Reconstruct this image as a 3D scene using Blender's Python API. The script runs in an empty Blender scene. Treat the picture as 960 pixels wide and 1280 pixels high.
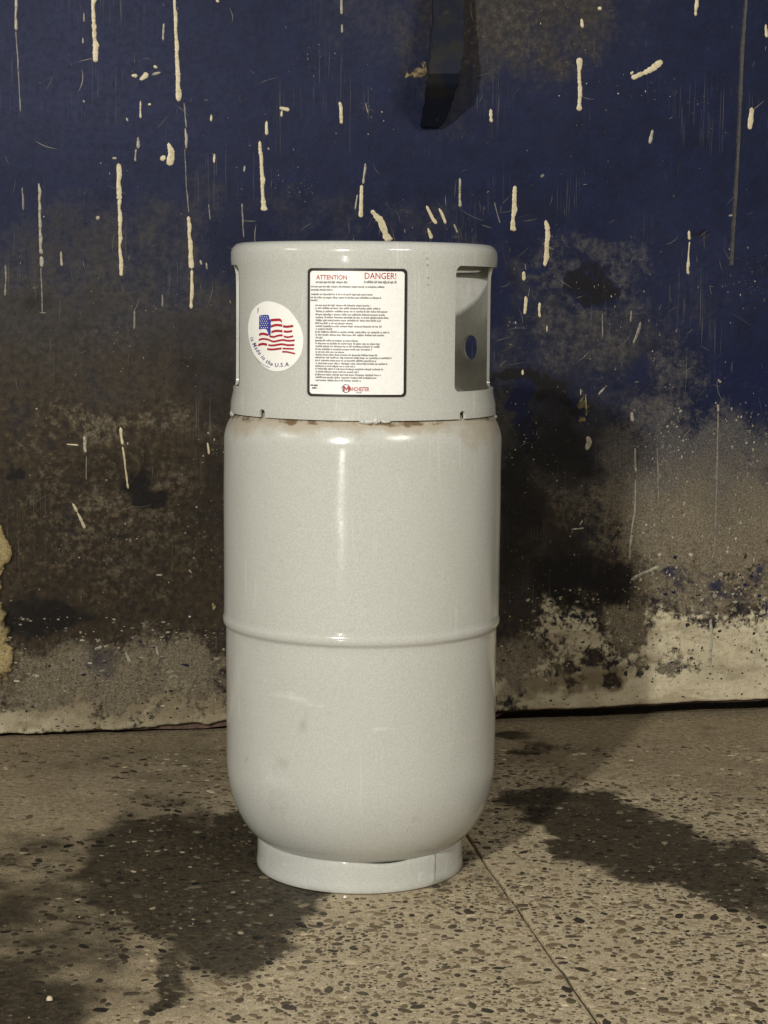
import bpy, bmesh, math, random
import numpy as np
from mathutils import Vector, Matrix

random.seed(7)
R_ = math.radians
SC = bpy.context.scene
COL = SC.collection

# ------------------------------------------------------------------ camera
CAM = np.array([0.0247, -2.1, 0.655])
PITCH, ROLL, FPX = R_(6.62), R_(0.5), 2310.0          # FPX: focal length for a frame 960 units wide
fwd = np.array([0, math.cos(PITCH), -math.sin(PITCH)])
up0 = np.array([0, math.sin(PITCH), math.cos(PITCH)])
rt0 = np.array([1.0, 0, 0])
RT = rt0 * math.cos(ROLL) + up0 * math.sin(ROLL)
UP = up0 * math.cos(ROLL) - rt0 * math.sin(ROLL)
cd = bpy.data.cameras.new('camera')
cam = bpy.data.objects.new('camera', cd); COL.objects.link(cam)
m = Matrix(((RT[0], UP[0], -fwd[0], CAM[0]), (RT[1], UP[1], -fwd[1], CAM[1]), (RT[2], UP[2], -fwd[2], CAM[2]), (0, 0, 0, 1)))
cam.matrix_world = m
cd.sensor_fit = 'HORIZONTAL'; cd.sensor_width = 36; cd.lens = FPX / 960 * 36
cd.clip_start = 0.05; cd.clip_end = 60
SC.camera = cam

# ------------------------------------------------------------------ light
w = bpy.data.worlds.new('World'); SC.world = w; w.use_nodes = True
bg = w.node_tree.nodes['Background']
bg.inputs[0].default_value = (1.0, 0.93, 0.82, 1); bg.inputs[1].default_value = 0.11

def lamp(name, az, el, dist, size, power, color, target=(0, 0, 0.45), size_y=None):
    d = bpy.data.lights.new(name, 'AREA')
    d.shape = 'RECTANGLE' if size_y else 'DISK'
    d.size = size
    if size_y: d.size_y = size_y
    d.energy = power; d.color = color
    o = bpy.data.objects.new(name, d); COL.objects.link(o)
    t = Vector(target)
    v = Vector((math.sin(R_(az)) * math.cos(R_(el)), -math.cos(R_(az)) * math.cos(R_(el)), math.sin(R_(el))))
    o.location = t + v * dist
    o.rotation_euler = (-v).to_track_quat('-Z', 'Y').to_euler()
    return o
lamp('work_lamp', -18, 21, 4.2, 0.15, 138, (1.0, 0.97, 0.895))
lamp('tube_lamp', 32, 30, 4.2, 1.0, 60, (1.0, 0.955, 0.86), size_y=0.06)
lamp('side_fill', -66, 26, 4.0, 0.8, 15, (1.0, 0.95, 0.84), size_y=0.3)  # added unseen fill that brightens the cylinder's left side
lamp('low_streak_fill', -15, -2, 4.2, 0.05, 10, (1.0, 0.97, 0.90), size_y=0.6)  # added unseen strip: draws the upright streak and fills the front

vs = SC.view_settings
vs.view_transform = 'Standard'; vs.look = 'None'; vs.exposure = 0.0; vs.gamma = 1.0
vs.use_curve_mapping = False

# ------------------------------------------------------------------ photo rays (used once, to find where a thing stands)
def ray(px, py):
    d = fwd + RT * ((px - 480) / FPX) + UP * ((640 - py) / FPX)
    return d / np.linalg.norm(d)
def project(P):
    v = np.asarray(P, float) - CAM
    z = v @ fwd
    return 480 + FPX * (v @ RT) / z, 640 - FPX * (v @ UP) / z
def on_floor(px, py):
    d = ray(px, py); t = -CAM[2] / d[2]
    return CAM + d * t
WA, WB = on_floor(0, 921), on_floor(960, 894)
WDIR = (WB - WA); WDIR[2] = 0; WDIR /= np.linalg.norm(WDIR)
WN = np.array([WDIR[1], -WDIR[0], 0.0])                # wall normal, towards the viewer
WYAW = math.atan2(WDIR[1], WDIR[0])
W0 = WA + WDIR * (np.dot(np.array([0, 0, 0]) - WA, WDIR)); W0[2] = 0
def on_wall(px, py, off=0.0):                          # -> (s along the wall, z)
    d = ray(px, py); o = W0 + WN * off
    t = np.dot(o - CAM, WN) / np.dot(d, WN)
    p = CAM + d * t
    return float(np.dot(p - W0, WDIR)), float(p[2])
def on_cyl(px, py, r):                                 # -> (angle, z) on a cylinder about the z axis
    d = ray(px, py)
    a = d[0]**2 + d[1]**2; b = 2 * (CAM[0] * d[0] + CAM[1] * d[1]); c = CAM[0]**2 + CAM[1]**2 - r * r
    q = max(b * b - 4 * a * c, 0)
    t = (-b - math.sqrt(q)) / (2 * a)
    p = CAM + d * t
    return math.atan2(p[0], -p[1]), float(p[2])

# ------------------------------------------------------------------ noise
def vnoise(x, y, seed):
    xi = np.floor(x).astype(np.int64); yi = np.floor(y).astype(np.int64)
    fx = x - xi; fy = y - yi
    fx = fx * fx * (3 - 2 * fx); fy = fy * fy * (3 - 2 * fy)
    def h(i, j):
        n = (i * 374761393 + j * 668265263 + seed * 974634777) & 0xFFFFFFFF
        n = ((n ^ (n >> 13)) * 1274126177) & 0xFFFFFFFF
        n = n ^ (n >> 16)
        return (n & 0xFFFF) / 65535.0
    a = h(xi, yi); b = h(xi + 1, yi); c = h(xi, yi + 1); d = h(xi + 1, yi + 1)
    return (a * (1 - fx) + b * fx) * (1 - fy) + (c * (1 - fx) + d * fx) * fy
def fbm(x, y, seed, octs=5, gain=0.5):
    s = 0; a = 1; t = 0
    for k in range(octs):
        s = s + a * vnoise(x * 2**k, y * 2**k, seed + k * 17); t += a; a *= gain
    return s / t
def sstep(a, b, x):
    t = np.clip((x - a) / (b - a), 0, 1); return t * t * (3 - 2 * t)
def blobs(X, Y, lst):
    out = np.zeros_like(X)
    for (cx, cy, rx, ry, rot, st, soft) in lst:
        c, s = math.cos(R_(rot)), math.sin(R_(rot))
        u = ((X - cx) * c + (Y - cy) * s) / rx; v = (-(X - cx) * s + (Y - cy) * c) / ry
        d = np.sqrt(u * u + v * v)
        k = st * (1 - sstep(1 - soft, 1 + soft, d))
        out = np.maximum(out, k)
    return out

# ------------------------------------------------------------------ objects
def link(name, me, mat=None, parent=None):
    o = bpy.data.objects.new(name, me); COL.objects.link(o)
    if mat is not None and not me.materials: me.materials.append(mat)
    if parent is not None: o.parent = parent
    return o
def empty(name, loc=(0, 0, 0), rz=0):
    o = bpy.data.objects.new(name, None); COL.objects.link(o)
    o.location = loc; o.rotation_euler = (0, 0, rz); o.empty_display_size = 0.1
    return o
def tag(o, label=None, cat=None, group=None, kind=None):
    if label: o['label'] = label
    if cat: o['category'] = cat
    if group: o['group'] = group
    if kind: o['kind'] = kind
    return o
def from_py(verts, faces, smooth=True, sharp=None, name='mesh'):
    me = bpy.data.meshes.new(name)
    me.from_pydata([tuple(map(float, v)) for v in verts], [], faces); me.update()
    if smooth:
        me.polygons.foreach_set('use_smooth', [True] * len(me.polygons))
        if sharp: me.set_sharp_from_angle(angle=R_(sharp))
    return me
def grid_mesh(P):                                      # P: (n, m, 3)
    n, mm = P.shape[:2]
    me = bpy.data.meshes.new('grid')
    idx = np.arange(n * mm).reshape(n, mm)
    q = np.stack([idx[:-1, :-1], idx[:-1, 1:], idx[1:, 1:], idx[1:, :-1]], -1).reshape(-1, 4)
    me.vertices.add(n * mm); me.vertices.foreach_set('co', P.reshape(-1).astype(np.float32))
    me.loops.add(q.size); me.loops.foreach_set('vertex_index', q.reshape(-1).astype(np.int32))
    me.polygons.add(len(q)); me.polygons.foreach_set('loop_start', np.arange(0, q.size, 4, dtype=np.int32))
    me.update(calc_edges=True); me.validate()
    me.polygons.foreach_set('use_smooth', [True] * len(me.polygons))
    return me
def set_attr(me, name, rgb):                           # rgb: (N,3) masks
    a = me.color_attributes.new(name, 'FLOAT_COLOR', 'POINT')
    buf = np.ones((len(me.vertices), 4), np.float32); buf[:, :3] = rgb
    a.data.foreach_set('color', buf.reshape(-1))
def lathe(profile, seg=160, close=False):
    v = []; f = []
    n = len(profile)
    for i in range(seg):
        a = 2 * math.pi * i / seg
        for (r, z) in profile: v.append((r * math.sin(a), -r * math.cos(a), z))
    for i in range(seg):
        j = (i + 1) % seg
        for k in range(n - 1 if not close else n):
            l = (k + 1) % n
            f.append((i * n + k, j * n + k, j * n + l, i * n + l))
    return v, f
def recalc(me):
    bm = bmesh.new(); bm.from_mesh(me)
    bmesh.ops.remove_doubles(bm, verts=bm.verts, dist=1e-6)
    bmesh.ops.recalc_face_normals(bm, faces=bm.faces); bm.to_mesh(me); bm.free()
    return me

# ------------------------------------------------------------------ material helper
class Mat:
    def __init__(s, name, rough=0.5, spec=0.5, metal=0.0):
        s.m = bpy.data.materials.new(name); s.m.use_nodes = True
        s.t = s.m.node_tree; s.b = s.t.nodes['Principled BSDF']
        s.b.inputs['Roughness'].default_value = rough
        s.b.inputs['Specular IOR Level'].default_value = spec
        s.b.inputs['Metallic'].default_value = metal
        s._co = None
    def n(s, typ, **kw):
        x = s.t.nodes.new(typ)
        for k, v in kw.items(): setattr(x, k, v)
        return x
    def l(s, a, b): s.t.links.new(a, b)
    def co(s):
        if s._co is None: s._co = s.n('ShaderNodeTexCoord').outputs['Object']
        return s._co
    def scaled(s, scale=(1, 1, 1), rot=(0, 0, 0)):
        mp = s.n('ShaderNodeMapping'); mp.inputs['Scale'].default_value = scale; mp.inputs['Rotation'].default_value = rot
        s.l(s.co(), mp.inputs[0]); return mp.outputs[0]
    def noise(s, scale, detail=6, rough=0.6, vec=None, dist=0.0):
        x = s.n('ShaderNodeTexNoise'); x.inputs['Scale'].default_value = scale
        x.inputs['Detail'].default_value = detail; x.inputs['Roughness'].default_value = rough
        x.inputs['Distortion'].default_value = dist
        s.l(vec if vec is not None else s.co(), x.inputs['Vector']); return x.outputs['Fac']
    def voro(s, scale, feature='F1', out='Distance', vec=None):
        x = s.n('ShaderNodeTexVoronoi', feature=feature); x.inputs['Scale'].default_value = scale
        s.l(vec if vec is not None else s.co(), x.inputs['Vector']); return x.outputs[out]
    def math(s, op, a, b=None, c=None, clamp=False):
        x = s.n('ShaderNodeMath', operation=op); x.use_clamp = clamp
        for i, q in enumerate((a, b, c)):
            if q is None: continue
            if isinstance(q, (int, float)): x.inputs[i].default_value = q
            else: s.l(q, x.inputs[i])
        return x.outputs[0]
    def step(s, v, a, b, lo=0.0, hi=1.0):
        x = s.n('ShaderNodeMapRange', interpolation_type='SMOOTHSTEP')
        s.l(v, x.inputs['Value'])
        x.inputs['From Min'].default_value = a; x.inputs['From Max'].default_value = b
        x.inputs['To Min'].default_value = lo; x.inputs['To Max'].default_value = hi
        return x.outputs[0]
    def mix(s, f, a, b, mode='MIX'):
        x = s.n('ShaderNodeMix', data_type='RGBA', blend_type=mode)
        for sock, q in ((x.inputs['Factor'], f), (x.inputs['A'], a), (x.inputs['B'], b)):
            if isinstance(q, (int, float)): sock.default_value = q
            elif isinstance(q, tuple): sock.default_value = (*q, 1) if len(q) == 3 else q
            else: s.l(q, sock)
        return x.outputs['Result']
    def attr(s, name):
        a = s.n('ShaderNodeAttribute', attribute_name=name)
        x = s.n('ShaderNodeSeparateColor'); s.l(a.outputs['Color'], x.inputs[0])
        return x.outputs[0], x.outputs[1], x.outputs[2]
    def color(s, c):
        if isinstance(c, tuple): s.b.inputs['Base Color'].default_value = (*c, 1)
        else: s.l(c, s.b.inputs['Base Color'])
        return s
    def rough(s, v): s.l(v, s.b.inputs['Roughness']); return s
    def bump(s, h, strength=0.3, dist=0.002):
        x = s.n('ShaderNodeBump'); x.inputs['Strength'].default_value = strength; x.inputs['Distance'].default_value = dist
        s.l(h, x.inputs['Height']); s.l(x.outputs[0], s.b.inputs['Normal']); return s

# ---- paint of the cylinder
def tank_mat(name, masks):
    M = Mat(name, 0.25, 0.5)
    g = M.noise(650, 2, 0.7); big = M.noise(9, 5, 0.6); mid = M.noise(60, 5, 0.65)
    c = M.mix(M.step(g, 0.30, 0.70), (0.425, 0.432, 0.400), (0.525, 0.530, 0.492))
    c = M.mix(M.math('MULTIPLY', M.step(big, 0.45, 0.75), 0.22), c, (0.45, 0.44, 0.39))
    sp = M.step(M.voro(95), 0.10, 0.05)
    c = M.mix(M.math('MULTIPLY', M.math('MULTIPLY', sp, M.step(mid, 0.55, 0.62)), 0.5), c, (0.24, 0.22, 0.18))
    fl = M.math('MULTIPLY', M.step(M.math('ADD', M.voro(60), M.math('MULTIPLY', mid, 0.10)), 0.125, 0.085), M.step(M.noise(5.5, 3, 0.6), 0.50, 0.60))
    c = M.mix(M.math('MULTIPLY', fl, 0.55), c, (0.20, 0.17, 0.13))
    def hair(rot, sc, th, loc):
        mp = M.n('ShaderNodeMapping'); mp.inputs['Rotation'].default_value = (R_(20), R_(rot), R_(15)); mp.inputs['Scale'].default_value = (sc, 8, 6); mp.inputs['Location'].default_value = (loc, loc, 0)
        M.l(M.co(), mp.inputs[0])
        return M.math('MULTIPLY', M.step(M.noise(1.0, 2, 0.5, mp.outputs[0], 0.5), th, th + 0.04), M.step(M.noise(11, 3, 0.5), 0.52, 0.64))
    for rot, loc in ((72, 2.0), (100, 6.5), (20, 4.2)):
        c = M.mix(M.math('MULTIPLY', hair(rot, 260, 0.655, loc), 0.40), c, (0.63, 0.62, 0.58))
    rg = M.math('ADD', 0.075, M.math('MULTIPLY', big, 0.12))
    if masks:
        rust, scuff, dirt = M.attr('wear')
        jag = M.math('ADD', M.math('MULTIPLY', M.math('SUBTRACT', mid, 0.5), 1.1), rust)
        c = M.mix(M.math('MULTIPLY', M.step(jag, 0.30, 1.0), 0.70), c, (0.345, 0.285, 0.195))
        c = M.mix(M.step(jag, 1.10, 1.30), c, (0.15, 0.10, 0.055))
        sj = M.math('ADD', scuff, M.math('MULTIPLY', M.math('SUBTRACT', M.noise(140, 4, 0.7), 0.5), 0.9))
        c = M.mix(M.math('MULTIPLY', M.step(sj, 0.30, 0.95), 0.50), c, (0.66, 0.65, 0.60))
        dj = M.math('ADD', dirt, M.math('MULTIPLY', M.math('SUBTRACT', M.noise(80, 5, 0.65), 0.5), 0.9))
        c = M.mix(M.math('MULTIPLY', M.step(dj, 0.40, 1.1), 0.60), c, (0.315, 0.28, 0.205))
        rg = M.math('ADD', rg, M.math('MULTIPLY', rust, 0.25))
    M.color(c).rough(rg)
    M.bump(M.math('ADD', M.math('MULTIPLY', M.noise(260, 2, 0.5), 0.5), M.math('MULTIPLY', mid, 0.5)), 0.10, 0.0010)
    return M.m
MT_body = tank_mat('grey_tank_paint', True)
MT_collar = tank_mat('grey_collar_paint', True)
MT_plain = tank_mat('grey_ring_paint', False)

def plain_mat(name, c, rough=0.5, var=0.12, scale=200, bump=0.0):
    M = Mat(name, rough)
    k = M.noise(scale, 4, 0.6)
    M.color(M.mix(M.step(k, 0.3, 0.7), tuple(x * (1 - var) for x in c), tuple(min(x * (1 + var), 1) for x in c)))
    if bump: M.bump(k, bump, 0.001)
    return M.m
M_label = plain_mat('label_white', (0.80, 0.80, 0.78), 0.30, 0.03)
M_border = plain_mat('label_black', (0.018, 0.012, 0.012), 0.40, 0.2)
M_red = plain_mat('print_red', (0.36, 0.016, 0.032), 0.40, 0.08)
M_ink = plain_mat('print_grey', (0.26, 0.25, 0.245), 0.5, 0.15, 900)
M_ink2 = plain_mat('print_black', (0.05, 0.045, 0.05), 0.5, 0.15, 900)
M_blue = plain_mat('print_blue', (0.035, 0.050, 0.30), 0.4, 0.10)
M_violet = plain_mat('print_violet', (0.085, 0.075, 0.20), 0.4, 0.12, 900)
M_sticker = plain_mat('sticker_white', (0.84, 0.84, 0.80), 0.30, 0.02)
M_weld = plain_mat('weld_paint', (0.50, 0.50, 0.46), 0.14, 0.15, 160, 0.5)
M_stamp = plain_mat('stamp_dark', (0.33, 0.32, 0.29), 0.5, 0.1)

# ================================================================== GAS CYLINDER
gas = empty('gas_cylinder')
tag(gas, 'pale grey upright steel gas cylinder with slotted collar and warning label standing on stained concrete', 'gas cylinder')
ZSEAM = on_cyl(450, 801, 0.157)[1]
RB, RL = 0.1578, 0.1553                                # upper and lower shell radii
prof = []
# lower head
Zk = 0.128
for k in range(0, 9):
    r = 0.012 + k * 0.0115; prof.append((r, 0.0235 + 0.006 * (r / 0.10)**3))
for k in range(0, 19):                                 # knuckle
    a = R_(-72 + 72 * k / 18)
    rr = RL - 0.062 + 0.062 * math.cos(a); zz = Zk + 0.1010 * math.sin(a)
    prof.append((rr, zz))
prof[9 - 1] = (0.106, 0.0310)
z = Zk + 0.012
while z < ZSEAM - 0.016: prof.append((RL, z)); z += 0.006
prof += [(RL, ZSEAM - 0.0105), (RL + 0.0004, ZSEAM - 0.0085), (RL + 0.0020, ZSEAM - 0.0065), (RL + 0.0031, ZSEAM - 0.0045),
         (RL + 0.0036, ZSEAM - 0.0015), (RL + 0.0035, ZSEAM + 0.001), (RB + 0.0004, ZSEAM + 0.0030), (RB, ZSEAM + 0.0042), (RB, ZSEAM + 0.009)]
z = ZSEAM + 0.014
ZT = 0.494
while z < ZT - 0.004: prof.append((RB, z)); z += 0.006
for k in range(0, 33):
    a = R_(90 * k / 32)
    rr = RB * math.cos(a)**0.92 if a < math.pi / 2 - 1e-6 else 0.0
    prof.append((max(rr, 0.0008), ZT + 0.080 * math.sin(a)))
v, f = lathe(prof, 256)
v = np.array(v)
# a worked steel shell is never perfectly round: slight dents and flats
ang = np.arctan2(v[:, 0], -v[:, 1]); rad = np.hypot(v[:, 0], v[:, 1])
dn = (fbm(ang * 2.2 + 40, v[:, 2] * 7 + 5, 3, 3) - 0.5) * 0.0016 * np.clip(rad / 0.15, 0, 1)
v[:, 0] += np.sin(ang) * dn; v[:, 1] -= np.cos(ang) * dn
me = from_py(v, f, True, None, 'shell')
body = link('body', me, MT_body, gas)
# wear masks on the shell
PX, PY = project(v); front = v[:, 1] < 0.06
nx = fbm(ang * 9 + 11, v[:, 2] * 30, 21, 4); ny = fbm(ang * 9 + 31, v[:, 2] * 30, 22, 4)
X = PX + (nx - 0.5) * 26; Y = PY + (ny - 0.5) * 26
rust = sstep(0.488, 0.516, v[:, 2]) * 0.40 + sstep(0.5155, 0.524, v[:, 2]) * 0.42
rust = 1.35 * rust * (0.45 + 0.9 * fbm(ang * 5 + 3, v[:, 2] * 10, 33, 4))
rust += blobs(X, Y, [(300, 530, 26, 14, 0, .45, .8), (505, 533, 60, 9, 0, .55, .7), (598, 545, 26, 26, 40, .5, .8), (380, 531, 70, 6, 0, .35, .8), (580, 548, 7, 16, 0, .5, .8), (288, 580, 10, 60, 0, .3, .9)]) * front
Xs = PX + (nx - 0.5) * 9; Ys = PY + (ny - 0.5) * 9
scuff = blobs(Xs, Ys, [(362, 872, 36, 5, 17, .85, .9), (395, 884, 26, 3, 10, .7, .9), (338, 968, 9, 26, -20, .6, .9), (350, 978, 22, 14, 35, .55, .9), (330, 985, 30, 46, 0, .40, 1), (575, 926, 46, 4, -14, .55, .9), (560, 935, 30, 3, -10, .4, .9),
                           (330, 740, 70, 8, -14, .35, .9), (480, 910, 26, 2.5, 0, .7, .8), (470, 760, 60, 2, -6, .45, .9), (400, 1003, 34, 3, 3, .5, .9), (420, 620, 90, 30, 0, .2, 1), (520, 690, 50, 2.5, 20, .4, .9), (350, 610, 30, 2, 60, .4, .9), (545, 840, 40, 2, -35, .45, .9)]) * front
dirt = blobs(X, Y, [(385, 905, 9, 16, 10, .75, .7), (310, 945, 5, 8, 0, .8, .6), (353, 950, 10, 12, 0, .7, .7), (345, 1000, 10, 26, -10, .65, .8), (352, 1005, 22, 30, 0, .4, .8), (545, 900, 10, 24, 0, .5, .8),
                        (532, 925, 8, 12, 0, .5, .8), (372, 655, 4, 5, 0, .7, .7), (330, 730, 70, 5, -28, .4, .8), (300, 800, 10, 120, 0, .3, .9), (440, 1045, 150, 16, 0, .35, .8), (620, 700, 14, 200, 0, .5, .8), (608, 990, 26, 80, 0, .35, .9)]) * front
runs = sstep(0.56, 0.74, fbm(ang * 26 + 2, v[:, 2] * 2.2 + 4, 141, 4)) * 0.42 * front
blot = sstep(0.55, 0.75, fbm(ang * 7 + 8, v[:, 2] * 22 + 4, 143, 5)) * (0.16 + 0.42 * sstep(0.34, 0.08, v[:, 2]))
dirt = np.maximum(dirt, np.maximum(runs, blot))
set_attr(me, 'wear', np.stack([np.clip(rust, 0, 1.3), scuff, dirt], 1))

# ---- foot ring: rolled strip with an open slot above it and a welded butt joint
fo = 0.1195
prof = [(fo - 0.0035, 0.0), (fo + 0.0001, 0.0), (fo + 0.0007, 0.0015), (fo + 0.0007, 0.005), (fo + .0004, 0.009), (fo, 0.012), (fo - .0001, 0.017), (fo - .0002, 0.022), (fo - .0003, 0.028), (fo - 0.0004, 0.033), (fo - 0.0010, 0.0362), (fo - 0.0030, 0.0366), (fo - 0.0040, 0.0345), (fo - 0.0042, 0.004)]
v, f = lathe(prof, 200, True)
v = np.array(v); ang = np.arctan2(v[:, 0], -v[:, 1])
v[:, 2] = np.where(v[:, 2] > 0.03, v[:, 2] + 0.0022 * (fbm(ang * 1.1 + 9, ang * 0 + 2, 5, 2) - 0.5) - 0.0035 * np.exp(-((ang - 0.28) / 0.30)**2), v[:, 2])
rme = recalc(from_py(v, f, True, 50))
ring = link('foot_ring', rme, tank_mat('grey_ring_worn_paint', True), gas)
q_ = np.array([tuple(p.co) for p in rme.vertices]); qa = np.arctan2(q_[:, 0], -q_[:, 1])
rd = sstep(0.010, 0.0, q_[:, 2]) * (0.35 + 0.6 * fbm(qa * 9 + 4, q_[:, 2] * 60, 151, 4)) + 0.55 * np.exp(-((qa - 0.86) / 0.10)**2)
rs = sstep(0.62, 0.78, fbm(qa * 14 + 1, q_[:, 2] * 90, 153, 4)) * 0.7
set_attr(rme, 'wear', np.stack([0.35 * sstep(0.004, 0.0, q_[:, 2]), rs, rd], 1))
a0 = on_cyl(543, 1085, fo)[0]
vv = []; ff = []
for k in range(13):
    zz = 0.002 + 0.033 * k / 12
    for j, (du, dr) in enumerate(((-0.0016, -0.0005), (-0.0008, 0.0006 + 0.0004 * random.random()), (0.0006, 0.0007 + 0.0004 * random.random()), (0.0016, -0.0005))):
        a = a0 + (du + random.uniform(-.0002, .0002)) / fo; r = fo + dr * (0.9 if dr > 0 else 1)
        vv.append((r * math.sin(a), -r * math.cos(a), zz))
for k in range(12):
    for j in range(3): ff.append((k * 4 + j, k * 4 + j + 1, k * 4 + j + 5, k * 4 + j + 4))
link('weld_seam', from_py(vv, ff), plain_mat('seam_grey', (0.30, 0.295, 0.26), 0.55, 0.2, 300), ring)

# ---- collar: sheet-steel guard with rolled rim, two hand windows, notches and a drain hole
CR = 0.1470                                            # outer radius of the collar wall
ZC0 = on_cyl(455, 526.5, CR)[1] + 0.0005
ZTOP = 0.7140
T = 0.0032
outer = [(CR + 0.0034, ZC0), (CR + 0.0029, ZC0 + 0.012), (CR + 0.0003, ZC0 + 0.024), (CR, ZC0 + 0.08), (CR, ZTOP - 0.050), (CR + 0.0004, ZTOP - 0.034), (CR + 0.0020, ZTOP - 0.025), (CR + 0.0027, ZTOP - 0.018)]
for k in range(0, 10):
    a = R_(90 * k / 9)
    outer.append((CR - 0.0085 + 0.0112 * math.cos(a), ZTOP - 0.012 + 0.012 * math.sin(a)))
for k in range(1, 10):
    a = R_(90 + 90 * k / 9)
    outer.append((CR - 0.0125 + 0.0075 * math.cos(a), ZTOP - 0.0085 + 0.0085 * math.sin(a)))
outer += [(CR - 0.0198, ZTOP - 0.020), (CR - 0.0192, ZTOP - 0.0265), (CR - 0.0172, ZTOP - 0.0295)]
inner = [(CR - 0.0148, ZTOP - 0.0285), (CR - 0.0165, ZTOP - 0.024), (CR - 0.0168, ZTOP - 0.013)]
for k in range(0, 7):
    a = R_(170 - 160 * k / 6)
    inner.append((CR - 0.0085 + 0.0082 * math.cos(a), ZTOP - 0.0105 + 0.0072 * math.sin(a)))
inner += [(CR - 0.0006, ZTOP - 0.018), (CR - 0.0025, ZTOP - 0.026), (CR - T, ZTOP - 0.036), (CR - T, ZTOP - 0.050), (CR - T, ZC0 + 0.08), (CR - T + .0003, ZC0 + 0.024), (CR - T + .0029, ZC0 + 0.012), (CR - T + .0034, ZC0)]
v, f = lathe(outer + inner, 288, True)
cme = recalc(from_py(v, f, True))
tmp = link('collar_raw', cme)
def prism(a0, a1, z0, z1, rc, r0=0.12, r1=0.18, steps=7):
    """radial cutter: a rounded window a0..a1, z0..z1 pushed out from r0 to r1"""
    lo = []
    w = (a1 - a0) * CR
    cs = [(rc, rc, 180), (w - rc, rc, 270), (w - rc, z1 - z0 - rc, 0), (rc, z1 - z0 - rc, 90)]
    for (cx, cz, st) in cs:
        for k in range(steps):
            t = R_(st + 90 * k / (steps - 1)); lo.append((cx + rc * math.cos(t), cz + rc * math.sin(t)))
        # subdivide the following side so that the cutter follows the arc
        i = cs.index((cx, cz, st)); nx_ = cs[(i + 1) % 4]
        p = lo[-1]; t2 = R_(nx_[2]); q = (nx_[0] + rc * math.cos(t2), nx_[1] + rc * math.sin(t2))
        ns = 16 if i in (0, 2) else 3
        for k in range(1, ns): lo.append((p[0] + (q[0] - p[0]) * k / ns, p[1] + (q[1] - p[1]) * k / ns))
    n = len(lo); vv = []
    for r in (r0, r1):
        for (u, zz) in lo:
            a = a0 + u / CR; vv.append((r * math.sin(a), -r * math.cos(a), z0 + zz))
    bm = bmesh.new(); bv = [bm.verts.new(p) for p in vv]
    for k in range(n): bm.faces.new((bv[k], bv[(k + 1) % n], bv[n + (k + 1) % n], bv[n + k]))
    cap0 = bm.faces.new(bv[:n][::-1]); cap1 = bm.faces.new(bv[n:])
    bmesh.ops.triangulate(bm, faces=[cap0, cap1])
    bmesh.ops.recalc_face_normals(bm, faces=bm.faces)
    me = bpy.data.meshes.new('cut'); bm.to_mesh(me); bm.free(); return me
aw0, zw1 = on_cyl(570, 329, CR); zw0 = on_cyl(585, 489, CR)[1]
al1 = on_cyl(299.5, 420, CR)[0]
zwt = ZTOP - 0.0245
cuts = [prism(aw0, R_(101), zw0, zwt, 0.0065, 0.1375), prism(R_(-97.5), al1, zw0, zwt, 0.0065, 0.1375)]
for px in (330.5, 575.5):
    an, zn = on_cyl(px, 520, CR)
    cuts.append(prism(an - 0.0046 / CR, an + 0.0046 / CR, ZC0 - 0.006, ZC0 + 0.0085, 0.0042))
# oval drain hole in the rear wall, seen through the right-hand window
d = ray(588, 434); a_ = d[0]**2 + d[1]**2; b_ = 2 * (CAM[0] * d[0] + CAM[1] * d[1]); c_ = CAM[0]**2 + CAM[1]**2 - (CR - T)**2
t_ = (-b_ + math.sqrt(b_ * b_ - 4 * a_ * c_)) / (2 * a_); ph = CAM + d * t_
ah = math.atan2(ph[0], -ph[1])
cuts.append(prism(ah - 0.0150 / CR, ah + 0.0150 / CR, ph[2] - 0.014, ph[2] + 0.014, 0.0125))
cutobs = []
for k, cm in enumerate(cuts):
    co = link('cutter', cm); cutobs.append(co)
    md = tmp.modifiers.new('b%d' % k, 'BOOLEAN'); md.object = co; md.operation = 'DIFFERENCE'; md.solver = 'EXACT'
dg = bpy.context.evaluated_depsgraph_get(); dg.update()
cme2 = bpy.data.meshes.new_from_object(tmp.evaluated_get(dg))
bpy.data.objects.remove(tmp)
for co in cutobs: bpy.data.objects.remove(co)
bm = bmesh.new(); bm.from_mesh(cme2)
bmesh.ops.remove_doubles(bm, verts=bm.verts, dist=2e-5)
ed = [e for e in bm.edges if len(e.link_faces) == 2 and e.calc_face_angle(0) > R_(55)]
bmesh.ops.bevel(bm, geom=ed, offset=0.0008, segments=2, affect='EDGES', profile=0.6, clamp_overlap=True)
bm.to_mesh(cme2); bm.free()
cme2.materials.clear()
cme2.polygons.foreach_set('use_smooth', [True] * len(cme2.polygons)); cme2.set_sharp_from_angle(angle=R_(40))
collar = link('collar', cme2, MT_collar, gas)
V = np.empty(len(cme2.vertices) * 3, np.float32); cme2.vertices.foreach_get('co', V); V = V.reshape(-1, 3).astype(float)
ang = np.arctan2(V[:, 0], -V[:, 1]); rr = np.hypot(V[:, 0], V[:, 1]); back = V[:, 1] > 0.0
rust = 0.34 * (1 - sstep(ZC0, ZC0 + 0.012, V[:, 2])) + 0.30 * (rr < CR - 0.001) * (V[:, 2] < 0.66)  # rust at the foot; lower inner wall also browned to paint its shade
set_attr(cme2, 'wear', np.stack([rust, 0 * rust, 0.62 * (rr < CR - 0.001) * (V[:, 2] < ZTOP - .03)], 1))  # last mask darkens the inner wall's colour for the shade inside the collar

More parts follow.
